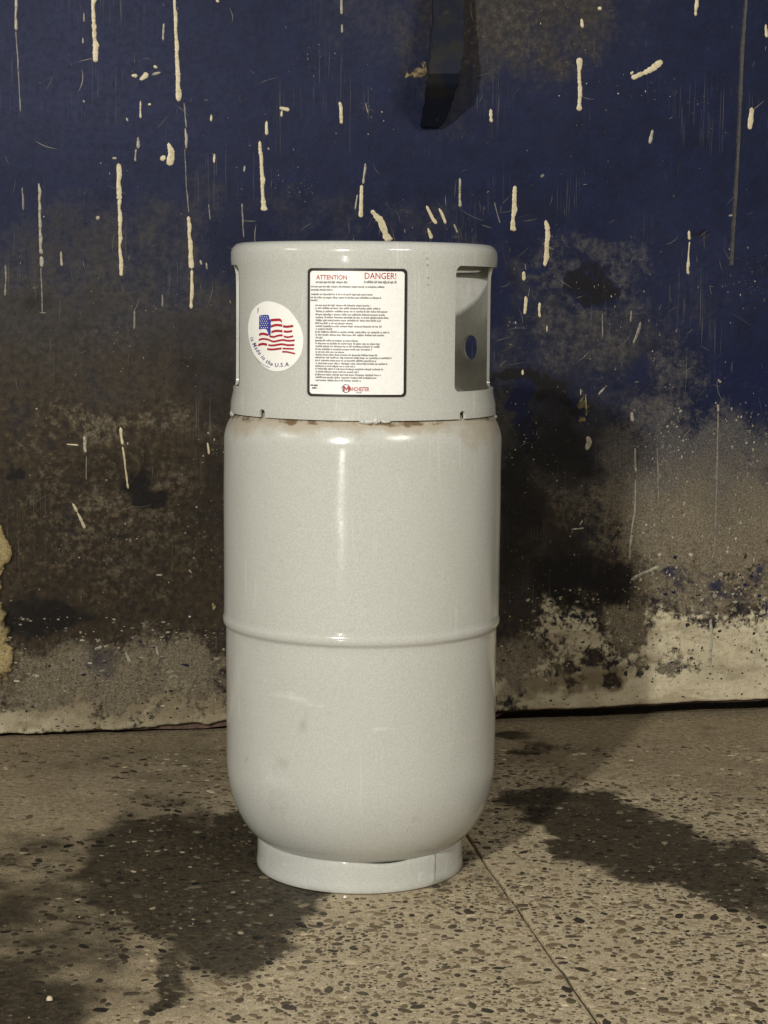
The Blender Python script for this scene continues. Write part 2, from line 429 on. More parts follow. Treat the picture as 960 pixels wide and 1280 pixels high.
# weld bead at the front of the collar foot, and short tacks round it
def bead(phi, z, w, h, seed):
    rnd = random.Random(seed); vv = []; ff = []; n = 14; mm_ = 7
    for i in range(n + 1):
        u = (i / n - 0.5) * w; env = math.sqrt(max(1 - (2 * i / n - 1)**2, 0.0)) * (0.75 + 0.35 * rnd.random())
        for j in range(mm_):
            t = math.pi * j / (mm_ - 1)
            a = phi + u / CR; r = CR + 0.0018 + 0.0032 * math.sin(t) * env; zz = z + h * 0.5 * math.cos(t) * env
            vv.append((r * math.sin(a), -r * math.cos(a), zz))
    for i in range(n):
        for j in range(mm_ - 1): ff.append((i * mm_ + j, (i + 1) * mm_ + j, (i + 1) * mm_ + j + 1, i * mm_ + j + 1))
    return recalc(from_py(vv, ff))
for (px, py, w_, h_) in ((458, 527, 0.016, 0.0060), (470, 526, 0.010, 0.0075), (482, 526.5, 0.012, 0.0050), (293, 517, 0.012, 0.0080), (618, 521, 0.010, 0.0050)):
    p_, z_ = on_cyl(px, py, CR); link('weld_bead', bead(p_, z_, w_, h_, int(px)), M_weld, gas)

# ---- warning label (wrapped sheet, raised frame, printed lines)
def wrap(pts, faces, r, mat, name, parent):            # pts: (angle, z) in collar coordinates
    return link(name, from_py([(r * math.sin(a), -r * math.cos(a), zz) for (a, zz) in pts], faces, False), mat, parent)
def skin_r(zz):                                        # collar outer radius at this height
    zs = [p[1] for p in outer[:8]]; rs = [p[0] for p in outer[:8]]
    return float(np.interp(zz, zs, rs))
def rounded_sheet(a0, a1, z0, z1, rc, r, mat, name, parent, thick=0.0006):
    n, st = 24, 5
    lo = []
    w = a1 - a0; ra = rc / CR
    for (ca, cz, s) in ((a0 + ra, z0 + rc, 180), (a1 - ra, z0 + rc, 270), (a1 - ra, z1 - rc, 0), (a0 + ra, z1 - rc, 90)):
        for k in range(st):
            t = R_(s + 90 * k / (st - 1)); lo.append((ca + ra * math.cos(t), cz + rc * math.sin(t)))
    # columns: for each angle take the bottom and top of the outline
    cols = sorted(set([round(p[0], 6) for p in lo] + [a0 + w * k / n for k in range(n + 1)]))
    def ext(a):
        e = 0.0
        if a < a0 + ra: e = rc - rc * math.sqrt(max(1 - ((a0 + ra - a) / ra)**2, 0))
        if a > a1 - ra: e = rc - rc * math.sqrt(max(1 - ((a - a1 + ra) / ra)**2, 0))
        return z0 + e, z1 - e
    vv = []; ff = []
    for a in cols:
        b, t = ext(a)
        for rr_ in (r - thick, r):
            for zz in (b, t): vv.append((rr_ * math.sin(a), -rr_ * math.cos(a), zz))
    for i in range(len(cols) - 1):
        p, q = i * 4, i * 4 + 4
        ff += [(p + 2, q + 2, q + 3, p + 3), (p, p + 2, q + 2, q) , (p + 3, p + 1, q + 1, q + 3)]
    ff += [(0, 1, 3, 2)]; e = (len(cols) - 1) * 4; ff += [(e, e + 2, e + 3, e + 1)]
    return link(name, recalc(from_py(vv, ff, True, 30)), mat, parent)
la0, lz1 = on_cyl(385.3, 335, CR); la1 = on_cyl(508.7, 335, CR)[0]; lz0 = on_cyl(447, 496, CR)[1]
lab = rounded_sheet(la0, la1, lz0, lz1, 0.0045, CR + 0.0014, M_border, 'warning_label', gas, 0.0022)
bw = 0.0030
rounded_sheet(la0 + bw / CR, la1 - bw / CR, lz0 + bw * .8, lz1 - bw, 0.0032, CR + 0.0016, M_label, 'label_sheet', lab, 0.0004)
RP = CR + 0.0018
ZL = lambda y: lz1 + (lz0 - lz1) * (y - 60) / (1025 - 60)          # rows of the label, in sixths of a photo pixel
AL = lambda x: la0 + (la1 - la0) * (x - 90) / (835 - 90)
def text_geo(s, shear=0.0, offset=0.0, sx=1.0):
    cu = bpy.data.curves.new('t', 'FONT'); cu.body = s; cu.size = 1.0; cu.shear = shear; cu.offset = offset; cu.resolution_u = 3
    o = bpy.data.objects.new('t', cu); me = bpy.data.meshes.new_from_object(o)
    P = np.array([tuple(v.co) for v in me.vertices]); F = [tuple(p.vertices) for p in me.polygons]
    bpy.data.objects.remove(o); bpy.data.curves.remove(cu); bpy.data.meshes.remove(me)
    return P, F
def text_on(s, x0, x1, ytop, ybot, mat, name, parent, offset=0.0, r=RP):
    P, F = text_geo(s, 0.0, offset)
    mn, mx = P.min(0), P.max(0)
    a0, a1, z1, z0 = AL(x0), AL(x1), ZL(ytop), ZL(ybot)
    pts = [(a0 + (a1 - a0) * (p[0] - mn[0]) / (mx[0] - mn[0]), z0 + (z1 - z0) * (p[1] - mn[1]) / (mx[1] - mn[1])) for p in P]
    return wrap(pts, F, r, mat, name, parent)
text_on('ATTENTION', 160, 390, 112, 146, M_red, 'attention_heading', lab, 0.012)
text_on('DANGER!', 519, 750, 92, 139, M_red, 'danger_heading', lab, 0.004)
rows = [(167, 155, 400, 1.3), (164, 515, 755, 1.4), (200, 118, 665, 1), (224, 116, 285, 1), (258, 120, 578, 1), (282, 115, 640, 1), (303, 115, 178, 1)]
body_rows = [(340, 565), (362, 635), (385, 690), (409, 668), (431, 698), (453, 640), (475, 440), (497, 648), (518, 290), (540, 702), (562, 668), (583, 212), (605, 475), (627, 635), (648, 635), (670, 575), (691, 375),
             (712, 615), (733, 720), (755, 608), (777, 692), (798, 460), (818, 660), (840, 482), (862, 648), (883, 612), (905, 498)]
rows += [(y, 153 + (i % 3) * 2, x1, 1) for i, (y, x1) in enumerate(body_rows)]
rows += [(943, 118, 180, 1), (963, 132, 172, 1)]
bold = {(627, 470), (670, 375), (431, 445), (258, 185), (818, 515)}
def print_rows(sel):
    pts = []; ff = []
    rnd = random.Random(4)
    for (y, x0, x1, hm) in sel:
        x = x0
        while x < x1 - 4:
            wl = min(rnd.choice([14, 22, 30, 40, 52, 64]), x1 - x)
            # a word: x-height strip built of letter strokes with ascenders and descenders
            q = x
            while q < x + wl - 3:
                lw = rnd.uniform(3.4, 6.0); hi = 5.4 + (4.0 if rnd.random() < .26 else 0.0); dn_ = 4.6 + (3.0 if rnd.random() < .12 else 0)
                a, b = AL(q), AL(min(q + lw, x + wl)); i = len(pts)
                zt, zb = ZL(y - hi * hm), ZL(y + dn_ * hm)
                pts += [(a, zb), (b, zb), (b, zt), (a, zt)]; ff.append((i, i + 1, i + 2, i + 3))
                q += lw + rnd.uniform(0.2, 0.9)
            x += wl + 4.2
    return pts, ff
p_, f_ = print_rows(rows[:2]); wrap(p_, f_, RP, M_ink, 'heading_line', lab)
p_, f_ = print_rows(rows[2:7]); wrap(p_, f_, RP, M_ink, 'small_print', lab)
p_, f_ = print_rows(rows[7:7 + len(body_rows)]); wrap(p_, f_, RP, M_ink, 'small_print', lab)
p_, f_ = print_rows(rows[-2:]); wrap(p_, f_, RP, M_ink2, 'form_number', lab)
# maker's mark: ring, large M, the rest of the name and the small word under it
pts = []; ff = []
for k in range(28):
    t0, t1 = 2 * math.pi * k / 28, 2 * math.pi * (k + 1) / 28
    if 14 < k < 16: continue
    tooth = 2.0 if k % 4 == 0 else 0.0
    i = len(pts)
    for (rr_, t) in ((27, t0), (27, t1), (32 + tooth, t1), (32 + tooth, t0)): pts.append((AL(388 + rr_ * math.cos(t)), ZL(963 - rr_ * math.sin(t))))
    ff.append((i, i + 1, i + 2, i + 3))
wrap(pts, ff, RP, M_ink2, 'logo_ring', lab)
mp_ = [(0, 0), (.26, 0), (.26, .62), (.50, .12), (.74, .62), (.74, 0), (1, 0), (1, 1), (.74, 1), (.50, .52), (.26, 1), (0, 1)]
wrap([(AL(366 + 50 * x), ZL(984 - 40 * y)) for x, y in mp_], [(0, 1, 2, 10, 11), (2, 3, 9, 10), (3, 4, 8, 9), (4, 5, 6, 7, 8)], RP + .0003, M_red, 'logo_initial', lab)
text_on('ANCHESTER', 414, 558, 950, 982, M_red, 'logo_name', lab, 0.015)
text_on('TANK', 458, 504, 987, 998, M_ink2, 'logo_word', lab, 0.01)

# ---- round flag sticker
SX = lambda x, y, r=CR: on_cyl(300 + x / 10.667, 365 + y / 10.667, r)
outl = [(375, 125), (480, 145), (600, 200), (680, 270), (760, 380), (820, 500), (845, 640), (830, 780), (780, 890), (700, 980), (600, 1040), (490, 1057), (400, 1040), (310, 980), (230, 880), (170, 780), (125, 620), (113, 480), (130, 360), (170, 250), (230, 180), (300, 140)]
def catmull(pts, k=4, closed=True):
    n = len(pts); out = []
    for i in range(n if closed else n - 1):
        p = [np.array(pts[(i + j) % n] if closed else pts[min(max(i + j, 0), n - 1)], float) for j in (-1, 0, 1, 2)]
        for q in range(k):
            t = q / k
            out.append(0.5 * ((2 * p[1]) + (-p[0] + p[2]) * t + (2 * p[0] - 5 * p[1] + 4 * p[2] - p[3]) * t**2 + (-p[0] + 3 * p[1] - 3 * p[2] + p[3]) * t**3))
    if not closed: out.append(np.array(pts[-1], float))
    return out
o2 = [SX(*p) for p in catmull(outl)]
cc = np.mean(np.array(o2), 0); vv = []; ff = []; n = len(o2)
for q in range(0, 7):
    for (a, zz) in o2:
        a_, z_ = cc[0] + (a - cc[0]) * q / 6, cc[1] + (zz - cc[1]) * q / 6
        r = CR + 0.0006; vv.append((r * math.sin(a_), -r * math.cos(a_), z_))
for (a, zz) in o2: r = CR - 0.0008; vv.append((r * math.sin(a), -r * math.cos(a), zz))
for q in range(7):
    for k in range(n): ff.append((q * n + k, q * n + (k + 1) % n, (q + 1) * n + (k + 1) % n, (q + 1) * n + k))
stk = link('flag_sticker', recalc(from_py(vv, ff, True, 40)), M_sticker, gas)
RS = CR + 0.0009
def ribbon(top, bot):
    T_ = catmull(top, 5, False); B_ = catmull(bot, 5, False)
    pts = [SX(*p) for p in T_] + [SX(*p) for p in B_]; n = len(T_)
    return pts, [(n + k, n + k + 1, k + 1, k) for k in range(n - 1)]
def stripe(center, wd):
    return ribbon([(x, y - wd / 2) for x, y in center], [(x, y + wd / 2) for x, y in center])
for ctr, wd in (([(412, 378), (470, 372), (540, 372), (565, 400)], 34), ([(418, 460), (490, 440), (570, 448)], 32), ([(580, 458), (640, 462), (715, 452)], 30),
                ([(425, 535), (490, 518), (572, 522)], 30), ([(590, 524), (640, 530), (702, 520)], 28), ([(400, 590), (460, 598), (520, 580), (575, 578)], 26), ([(590, 590), (640, 602), (715, 588)], 24),
                ([(262, 570), (310, 556), (385, 572)], 32), ([(258, 640), (310, 625), (380, 634), (450, 660), (520, 648), (580, 640), (650, 650), (735, 644)], 25),
                ([(250, 708), (310, 692), (368, 702)], 32), ([(385, 708), (450, 712), (560, 696), (640, 708), (730, 706)], 26),
                ([(370, 760), (440, 766), (560, 752)], 26), ([(575, 752), (640, 756), (725, 758)], 22), ([(570, 796), (640, 800), (740, 822)], 22)):
    p_, f_ = stripe(ctr, wd); wrap(p_, f_, RS, M_red, 'flag_stripe', stk)
p_, f_ = ribbon([(265, 318), (310, 306), (385, 308), (400, 360), (418, 372)], [(262, 500), (310, 492), (360, 500), (395, 580), (414, 572)])
wrap(p_, f_, RS, M_blue, 'star_field', stk)
pts = []; ff = []
for r_ in range(6):
    for c_ in range(4):
        x = 282 + c_ * 28 + (r_ % 2) * 13; y = 330 + r_ * 29; i = len(pts)
        if x > 392: continue
        for k in range(10):
            t = math.pi / 2 + k * math.pi / 5; rr_ = 9.5 if k % 2 == 0 else 4.2
            pts.append(SX(x + rr_ * math.cos(t), y - rr_ * math.sin(t)))
        ff.append(tuple(range(i, i + 10)))
wrap(pts, ff, RS + 0.0003, M_sticker, 'stars', stk)
# lettering along the lower edge
path = catmull([(140, 610), (180, 710), (235, 805), (300, 890), (380, 960), (470, 995), (560, 997), (640, 985)], 12, False)
seglen = np.concatenate([[0], np.cumsum([np.linalg.norm(path[i + 1] - path[i]) for i in range(len(path) - 1)])])
def along(s):
    x = np.interp(s, seglen, [p[0] for p in path]); y = np.interp(s, seglen, [p[1] for p in path])
    x2 = np.interp(s + 4, seglen, [p[0] for p in path]); y2 = np.interp(s + 4, seglen, [p[1] for p in path])
    d = np.array([x2 - x, y2 - y]); L = np.linalg.norm(d)
    return np.array([x, y]), (d / L if L > 1e-6 else np.array([1.0, 0.0]))
def letters(s, start, size, sx, mat, name, off, lift=0):
    cur = start; pts = []; ff = []
    for ch in s:
        if ch == ' ': cur += size * 0.34; continue
        P, F = text_geo(ch, 0.10, off); wd = (P[:, 0].max() - P[:, 0].min()); x0 = P[:, 0].min()
        o, d = along(cur + wd * size * sx / 2); nrm = np.array([d[1], -d[0]])
        i = len(pts)
        for p in P:
            q = o + d * ((p[0] - x0 - wd / 2) * size * sx) + nrm * (p[1] * size + lift); pts.append(SX(*q))
        ff += [tuple(j + i for j in t) for t in F]
        cur += wd * size * sx + size * 0.13
    wrap(pts, ff, RS, mat, name, stk)
letters('is Made in the U.S.A.', 4, 74, 0.98, M_violet, 'sticker_lettering', 0.012)
p_, f_ = stripe([(232, 888), (262, 925), (300, 952), (350, 985), (405, 1008)], 7); wrap(p_, f_, RS, M_violet, 'sticker_small_print', stk)
p_, f_ = ribbon([(243, 210), (244, 214), (245, 218)], [(258, 210), (256, 250), (240, 290)])
wrap(p_, f_, RS, M_stamp, 'sticker_smudge', stk)

# stamped marks on the collar (worn, unreadable)
for (px, py) in ((532, 323), (533, 331), (535, 347), (535, 356)):
    a_, z_ = on_cyl(px, py, CR); h_ = 0.0010; w_ = 0.0016 / CR
    r_ = skin_r(z_) + 0.0004
    pts = [(a_ - w_, z_ - h_ * .4), (a_ + w_ * .6, z_ - h_), (a_ + w_, z_ + h_ * .3), (a_ - w_ * .4, z_ + h_)]
    wrap(pts, [(0, 1, 2, 3)], r_, M_stamp, 'stamped_mark', collar)

# ================================================================== WALL (painted steel plate)
def wall_material():
    M = Mat('worn_blue_steel', 0.5, 0.14)
    grime, pale, soot_dark = M.attr('dirt'); bl, ochre, brown = M.attr('dirt2'); dust, tint, stain = M.attr('dirt3')
    n1 = M.noise(22, 8, 0.68); n2 = M.noise(95, 6, 0.7); n3 = M.noise(420, 3, 0.7); n4 = M.noise(6, 4, 0.55)
    sub = lambda x, k: M.math('MULTIPLY', M.math('SUBTRACT', x, 0.5), k)
    c = M.mix(M.step(n1, 0.3, 0.7), (0.0042, 0.0070, 0.026), (0.0078, 0.0128, 0.046))
    c = M.mix(M.math('MULTIPLY', tint, M.step(n2, 0.2, 0.7)), c, (0.032, 0.038, 0.082))  # lighter, greyer blue, strongest at the upper left
    # grime film over the blue
    g = M.math('ADD', grime, M.math('ADD', sub(n1, 0.9), sub(n2, 0.5)))
    gcol = M.mix(M.step(n2, 0.3, 0.7), (0.016, 0.0115, 0.0065), (0.054, 0.039, 0.021))
    gcol = M.mix(brown, M.mix(M.step(n2, 0.3, 0.7), (0.024, 0.023, 0.024), (0.055, 0.051, 0.050)), gcol)
    c = M.mix(M.step(g, 0.25, 0.85), c, gcol)
    # dry dust and rubbed-off cement film
    d_ = M.math('ADD', dust, M.math('ADD', sub(n1, 0.9), sub(n2, 1.3)))
    c = M.mix(M.math('MULTIPLY', M.step(d_, 0.30, 0.85), 0.85), c, M.mix(M.step(n3, 0.3, 0.7), M.mix(brown, (0.038, 0.036, 0.037), (0.100, 0.077, 0.045)), M.mix(brown, (0.120, 0.112, 0.106), (0.275, 0.235, 0.165))))
    # clean blue where the film is wiped away
    b = M.math('ADD', bl, M.math('ADD', sub(n2, 0.8), sub(n1, 0.5)))
    c = M.mix(M.math('MULTIPLY', M.step(b, 0.38, 0.72), 0.90), c, (0.0060, 0.0095, 0.042))
    # chalky chips
    ch = M.math('ADD', M.noise(150, 5, 0.65), M.math('MULTIPLY', grime, 0.10))
    gate = M.math('MULTIPLY', M.step(ch, 0.69, 0.73), M.step(M.math('ADD', M.math('MULTIPLY', dust, 0.45), n4), 0.60, 0.90))
    c = M.mix(M.math('MULTIPLY', gate, 0.65), c, (0.24, 0.22, 0.18))
    # dried cement along the foot
    p = M.math('ADD', pale, M.math('ADD', sub(n1, 0.9), sub(n2, 1.3)))
    pm = M.step(p, 0.42, 0.66)
    pc = M.mix(M.step(n2, 0.30, 0.72), (0.46, 0.40, 0.265), (0.62, 0.56, 0.405))
    pc = M.mix(M.math('MULTIPLY', M.step(M.noise(1.0, 6, 0.62, M.scaled((9, 1, 34), (0, R_(12), 0)), 0.5), 0.44, 0.66), 0.62), pc, (0.25, 0.20, 0.125))
    pc = M.mix(M.math('MULTIPLY', M.step(M.voro(120), 0.20, 0.08), M.step(n1, 0.52, 0.6)), pc, (0.06, 0.05, 0.04))
    sn = M.math('ADD', stain, M.math('ADD', sub(n1, 0.8), sub(n2, 0.7)))
    pc = M.mix(M.math('MULTIPLY', M.step(sn, 0.2, 0.9), 0.80), pc, (0.155, 0.115, 0.066))
    c = M.mix(pm, c, pc)
    # ochre lumps
    o = M.math('ADD', ochre, sub(n2, 0.8)); om = M.step(o, 0.4, 0.55)
    c = M.mix(om, c, M.mix(M.step(n3, 0.3, 0.7), (0.22, 0.16, 0.06), (0.42, 0.35, 0.18)))
    # soot and grease, plus further dark patches
    s_ = M.math('ADD', soot_dark, M.math('ADD', sub(n1, 0.9), sub(n2, 0.6)))
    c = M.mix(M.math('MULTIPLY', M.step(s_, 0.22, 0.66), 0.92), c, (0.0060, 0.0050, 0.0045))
    # fine scratches
    def scr(rot, sc, th, k, c, seed):
        mp = M.n('ShaderNodeMapping'); mp.inputs['Rotation'].default_value = (0, R_(rot), 0); mp.inputs['Scale'].default_value = (sc, 1, 5); mp.inputs['Location'].default_value = (seed, 0, seed)
        M.l(M.co(), mp.inputs[0])
        x = M.step(M.noise(1.0, 3, 0.6, mp.outputs[0], 0.6), th, th + 0.03)
        x = M.math('MULTIPLY', x, M.step(M.noise(9, 3, 0.5), 0.52, 0.66))
        return M.mix(M.math('MULTIPLY', x, k), c, (0.13, 0.125, 0.12))
    c = scr(0, 420, 0.63, 0.50, c, 3.1); c = scr(62, 330, 0.645, 0.50, c, 8.3); c = scr(-55, 380, 0.65, 0.45, c, 5.7); c = scr(82, 300, 0.66, 0.45, c, 11.9)
    grain = M.noise(900, 2, 0.6)
    c = M.mix(M.math('MULTIPLY', M.step(grain, 0.42, 0.66), 0.10), c, (0.060, 0.058, 0.064))
    M.color(c)
    M.rough(M.math('ADD', 0.46, M.math('ADD', M.math('MULTIPLY', pm, 0.4), M.math('MULTIPLY', n2, 0.22))))
    h = M.math('ADD', M.math('MULTIPLY', n2, 0.35), M.math('MULTIPLY', pm, M.math('ADD', 0.5, n2)))
    h = M.math('ADD', h, M.math('MULTIPLY', om, 1.2)); h = M.math('ADD', h, M.math('MULTIPLY', n1, 0.5))
    M.bump(h, 0.55, 0.004)
    return M.m
M_wall = wall_material()
wall = empty('steel_wall', tuple(W0), WYAW)
tag(wall, 'dark blue steel plate wall with cream paint drips and muddy foot behind the cylinder', 'wall', kind='thing')
# local frame: x along the wall, y into the wall, z up
sx = np.unique(np.concatenate([np.linspace(-1.9, -0.75, 24), np.arange(-0.75, 0.80, 0.0030), np.linspace(0.80, 1.9, 22)]))
rowsN = 0
sz = np.concatenate([np.linspace(0, 1.13, 378), np.linspace(1.15, 1.7, 14)])
S, Z = np.meshgrid(sx, sz)
# lower edge: near the floor on the left, lifted on the right, chewed and rusted
eL = on_wall(2, 918)[1]; e1 = on_wall(200, 908)[1]; e2 = on_wall(278, 901)[1]; e3 = on_wall(622, 889)[1]; e4 = on_wall(958, 873)[1]
es = [-1.9, on_wall(2, 918)[0], on_wall(200, 908)[0], on_wall(278, 901)[0], on_wall(622, 889)[0], on_wall(958, 873)[0], 1.9]
edge = np.interp(sx, es, [eL, eL, e1, e2, e3, e4, e4 + .01])
edge = edge + (fbm(sx * 30 + 60, sx * 0 + 1, 8, 4) - 0.5) * 0.010 * np.where(sx < 0.05, 1.0, 0.35)
edge = np.maximum(edge, 0.004)
Z = edge[None, :] + Z * (1.7 - edge[None, :]) / 1.7
def wall_world(s, y, z): return W0 + np.stack([s, s * 0, s * 0], -1) * 0 + s[..., None] * WDIR - y[..., None] * WN + z[..., None] * np.array([0, 0, 1.0])
PXw, PYw = project(wall_world(S, S * 0, Z).reshape(-1, 3)); PXw = PXw.reshape(S.shape); PYw = PYw.reshape(S.shape)
wx = fbm(S * 18 + 50, Z * 18 + 9, 41, 5); wy = fbm(S * 18 + 90, Z * 18 + 70, 47, 5)
X = PXw + (wx - 0.5) * 90; Y = PYw + (wy - 0.5) * 90
wx3 = fbm(S * 75 + 5, Z * 75 + 19, 43, 4); wy3 = fbm(S * 75 + 9, Z * 75 + 7, 49, 4)
X2 = PXw + (wx - 0.5) * 40 + (wx3 - 0.5) * 26; Y2 = PYw + (wy - 0.5) * 40 + (wy3 - 0.5) * 26
big = fbm(S * 5 + 20, Z * 5 + 33, 51, 5); fine = fbm(S * 40, Z * 40, 57, 5)
vert = fbm(S * 45 + 10, Z * 4 + 12, 61, 4)
leftw = 1 - sstep(380, 700, X)
grime = 0.10 + leftw * sstep(170, 470, Y) * 0.78 + (1 - leftw) * sstep(300, 600, Y) * 0.62
grime = np.maximum(grime, blobs(X, Y, [(640, 20, 150, 100, 0, .72, .7), (470, 40, 110, 90, 0, .5, .8), (560, 120, 60, 60, 0, .55, .8), (700, 330, 120, 80, 0, .55, .8), (120, 330, 170, 90, 0, .6, .8), (740, 430, 160, 70, 0, .62, .8),
                                       (860, 600, 130, 110, 0, .8, .8), (880, 360, 60, 90, 0, .45, .9), (380, 255, 120, 40, 0, .45, .8), (250, 230, 60, 50, 0, .4, .8), (540, 290, 110, 50, 0, .5, .9)]))
grime = grime + (big - 0.5) * 0.45 + (vert - 0.5) * 0.25
grime -= blobs(X, Y, [(820, 210, 170, 110, 0, .45, .8), (100, 90, 190, 110, 0, .30, .8), (350, 110, 110, 100, 0, .25, .8), (940, 470, 60, 90, 0, .4, .8), (920, 300, 60, 60, 0, .3, .8), (300, 320, 40, 40, 0, .25, .8)])
pale = sstep(790, 925, Y2) * 0.66 * (1 - sstep(500, 640, X)) + sstep(715, 855, Y2) * 0.68 * sstep(500, 640, X)
pale += blobs(X2, Y2, [(720, 770, 75, 34, 6, .35, .6), (865, 800, 90, 28, -4, .30, .7), (150, 885, 160, 22, -3, .20, .8), (890, 866, 110, 24, 0, .35, .8), (740, 870, 120, 14, -3, .25, .8), (250, 870, 60, 18, 0, .15, .8), (735, 748, 16, 14, 0, .5, .7), (685, 765, 12, 14, 0, .4, .7), (668, 790, 60, 9, 0, .25, .7), (760, 725, 7, 22, 20, .45, .7), (800, 718, 26, 6, -22, .6, .7)])
pale -= blobs(X2, Y2, [(850, 826, 42, 24, 0, .42, .8), (775, 785, 30, 26, 0, .45, .8), (803, 830, 9, 22, 0, .40, .8), (640, 820, 26, 60, 0, .40, .8), (150, 820, 40, 26, 20, .5, .7), (90, 805, 120, 16, 4, .4, .8), (60, 868, 90, 20, 0, .22, .8), (130, 872, 60, 9, 4, .40, .7), (720, 832, 55, 9, -18, .26, .7), (755, 850, 12, 9, 0, .35, .6), (815, 700, 80, 24, 0, .3, .8), (790, 722, 40, 24, 0, .3, .8)])
pale += 0.16 * sstep(560, 700, Y) * sstep(700, 840, X)
pale += (fine - 0.5) * 0.45
soot_dark = blobs(X2, Y2, [(736, 358, 34, 23, 30, .62, .45), (640, 472, 34, 9, 10, .9, .6), (676, 484, 28, 9, 24, .8, .7), (708, 503, 24, 10, 38, .7, .8), (868, 292, 14, 8, 0, .5, .6), (560, 110, 60, 50, 0, .3, .9), (300, 330, 50, 90, 0, .38, .9), (90, 300, 90, 40, 0, .3, .9), (640, 345, 22, 40, 0, .35, .9), (760, 150, 90, 60, 0, .26, 1), (190, 690, 60, 24, 0, .35, .9),(180, 618, 32, 15, 35, .95, .6), (178, 592, 16, 14, 30, .9, .6), (150, 605, 9, 9, 0, .6, .7), (20, 585, 16, 10, 0, .8, .7), (70, 562, 10, 8, 0, .6, .7), (728, 728, 68, 36, 0, .95, .6), (700, 560, 70, 52, 0, .68, .8), (650, 620, 34, 80, 0, .70, .8), (640, 700, 40, 80, 0, .5, .8), (700, 500, 60, 30, 25, .5, .8), (265, 620, 40, 150, 0, .42, .9), (60, 768, 55, 20, 5, .75, .7), (700, 690, 50, 40, 0, .5, .8), (660, 700, 50, 60, 0, .4, .9),  # sooty patches, plus a dark arc and dark areas beside the cylinder
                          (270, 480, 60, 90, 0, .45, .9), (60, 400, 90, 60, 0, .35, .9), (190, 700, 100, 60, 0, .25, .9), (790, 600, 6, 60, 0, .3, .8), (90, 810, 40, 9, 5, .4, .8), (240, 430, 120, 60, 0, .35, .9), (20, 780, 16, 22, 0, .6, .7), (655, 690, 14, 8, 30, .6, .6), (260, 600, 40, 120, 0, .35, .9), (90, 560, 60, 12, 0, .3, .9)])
blue = blobs(X2, Y2, [(736, 358, 33, 24, 32, 1.0, .35), (672, 340, 18, 9, 20, .9, .6), (632, 350, 14, 40, 0, .8, .6), (660, 540, 12, 34, -4, 1, .5), (648, 505, 12, 44, 0, .8, .5), (735, 600, 14, 60, 0, .0, .5), (720, 505, 26, 14, 20, .8, .6), (868, 290, 14, 8, 0, .9, .6), (945, 480, 40, 50, 0, .7, .7),
                          (800, 470, 22, 30, 0, .6, .7), (905, 740, 26, 14, 20, .66, .8), (838, 712, 16, 10, 0, .62, .8), (940, 712, 16, 14, 0, .62, .8), (955, 765, 9, 12, 0, .9, .6), (842, 805, 9, 24, 0, .6, .7), (130, 825, 26, 26, 20, .55, .8), (170, 715, 40, 14, 0, .35, .8), (690, 245, 90, 50, 0, .3, 1), (110, 800, 70, 14, 5, .4, .8), (255, 840, 18, 12, 0, .4, .8)])
ochre = blobs(X2, Y2, [(2, 690, 12, 26, 0, .95, .5), (0, 800, 14, 54, 0, .85, .5), (0, 735, 6, 40, 0, .6, .6), (522, 92, 13, 9, -40, .55, .8), (518, 150, 10, 18, 0, .28, .9), (735, 508, 10, 12, 0, .5, .7), (570, 20, 10, 12, 0, .2, .8), (175, 852, 12, 6, 0, .3, .8), (268, 757, 7, 5, 0, .6, .8)])
brown = np.clip(leftw * sstep(330, 560, Y) + (1 - leftw) * sstep(540, 680, Y) + blobs(X, Y, [(560, 40, 50, 90, 0, .7, .8), (700, 40, 90, 50, 0, .5, .9)]), 0, 1)
dust = blobs(X, Y, [(880, 620, 130, 120, 0, 1.0, .7), (700, 620, 100, 60, 0, .42, .8), (160, 535, 190, 34, 0, .40, .8), (150, 858, 190, 60, 0, .82, .6), (735, 355, 90, 60, 0, .52, .8), (690, 330, 70, 50, 0, .42, .8), (720, 430, 110, 50, 0, .40, .8), (840, 480, 60, 60, 0, .5, .8), (650, 50, 150, 60, 0, .30, .8),
                        (150, 655, 170, 110, 0, .40, .9), (90, 430, 120, 40, 0, .30, .9), (860, 740, 120, 40, 0, .75, .7), (660, 830, 60, 50, 0, .7, .7), (470, 260, 60, 40, 0, .25, .8), (30, 900, 60, 40, 0, .8, .7), (850, 815, 70, 40, 0, .9, .7), (780, 790, 40, 30, 0, .8, .7), (640, 850, 50, 60, 0, .8, .7)]) + (fine - .5) * .25
tint = blobs(X, Y, [(110, 90, 200, 150, 0, .75, .9), (380, 90, 140, 130, 0, .35, .9), (470, 40, 90, 70, 0, .5, .8), (640, 60, 150, 80, 0, .35, .9), (880, 340, 90, 70, 0, .3, .9), (100, 300, 160, 120, 0, .4, .9)])  # where the blue is lighter and greyer
stain_w = blobs(X2, Y2, [(700, 855, 120, 16, -16, .85, .8), (755, 852, 20, 14, 0, .9, .7), (660, 810, 60, 16, -22, .55, .8), (690, 870, 120, 16, -3, .40, .8), (720, 840, 70, 70, 0, .40, .9), (640, 850, 40, 60, 0, .5, .9), (890, 835, 60, 30, 0, .45, .9),
                          (150, 872, 190, 40, 2, .85, .9), (90, 860, 100, 40, 0, .7, .9), (110, 903, 130, 14, 0, .6, .8), (255, 880, 30, 14, 0, .5, .8)])
P = np.stack([S, S * 0, Z], -1)
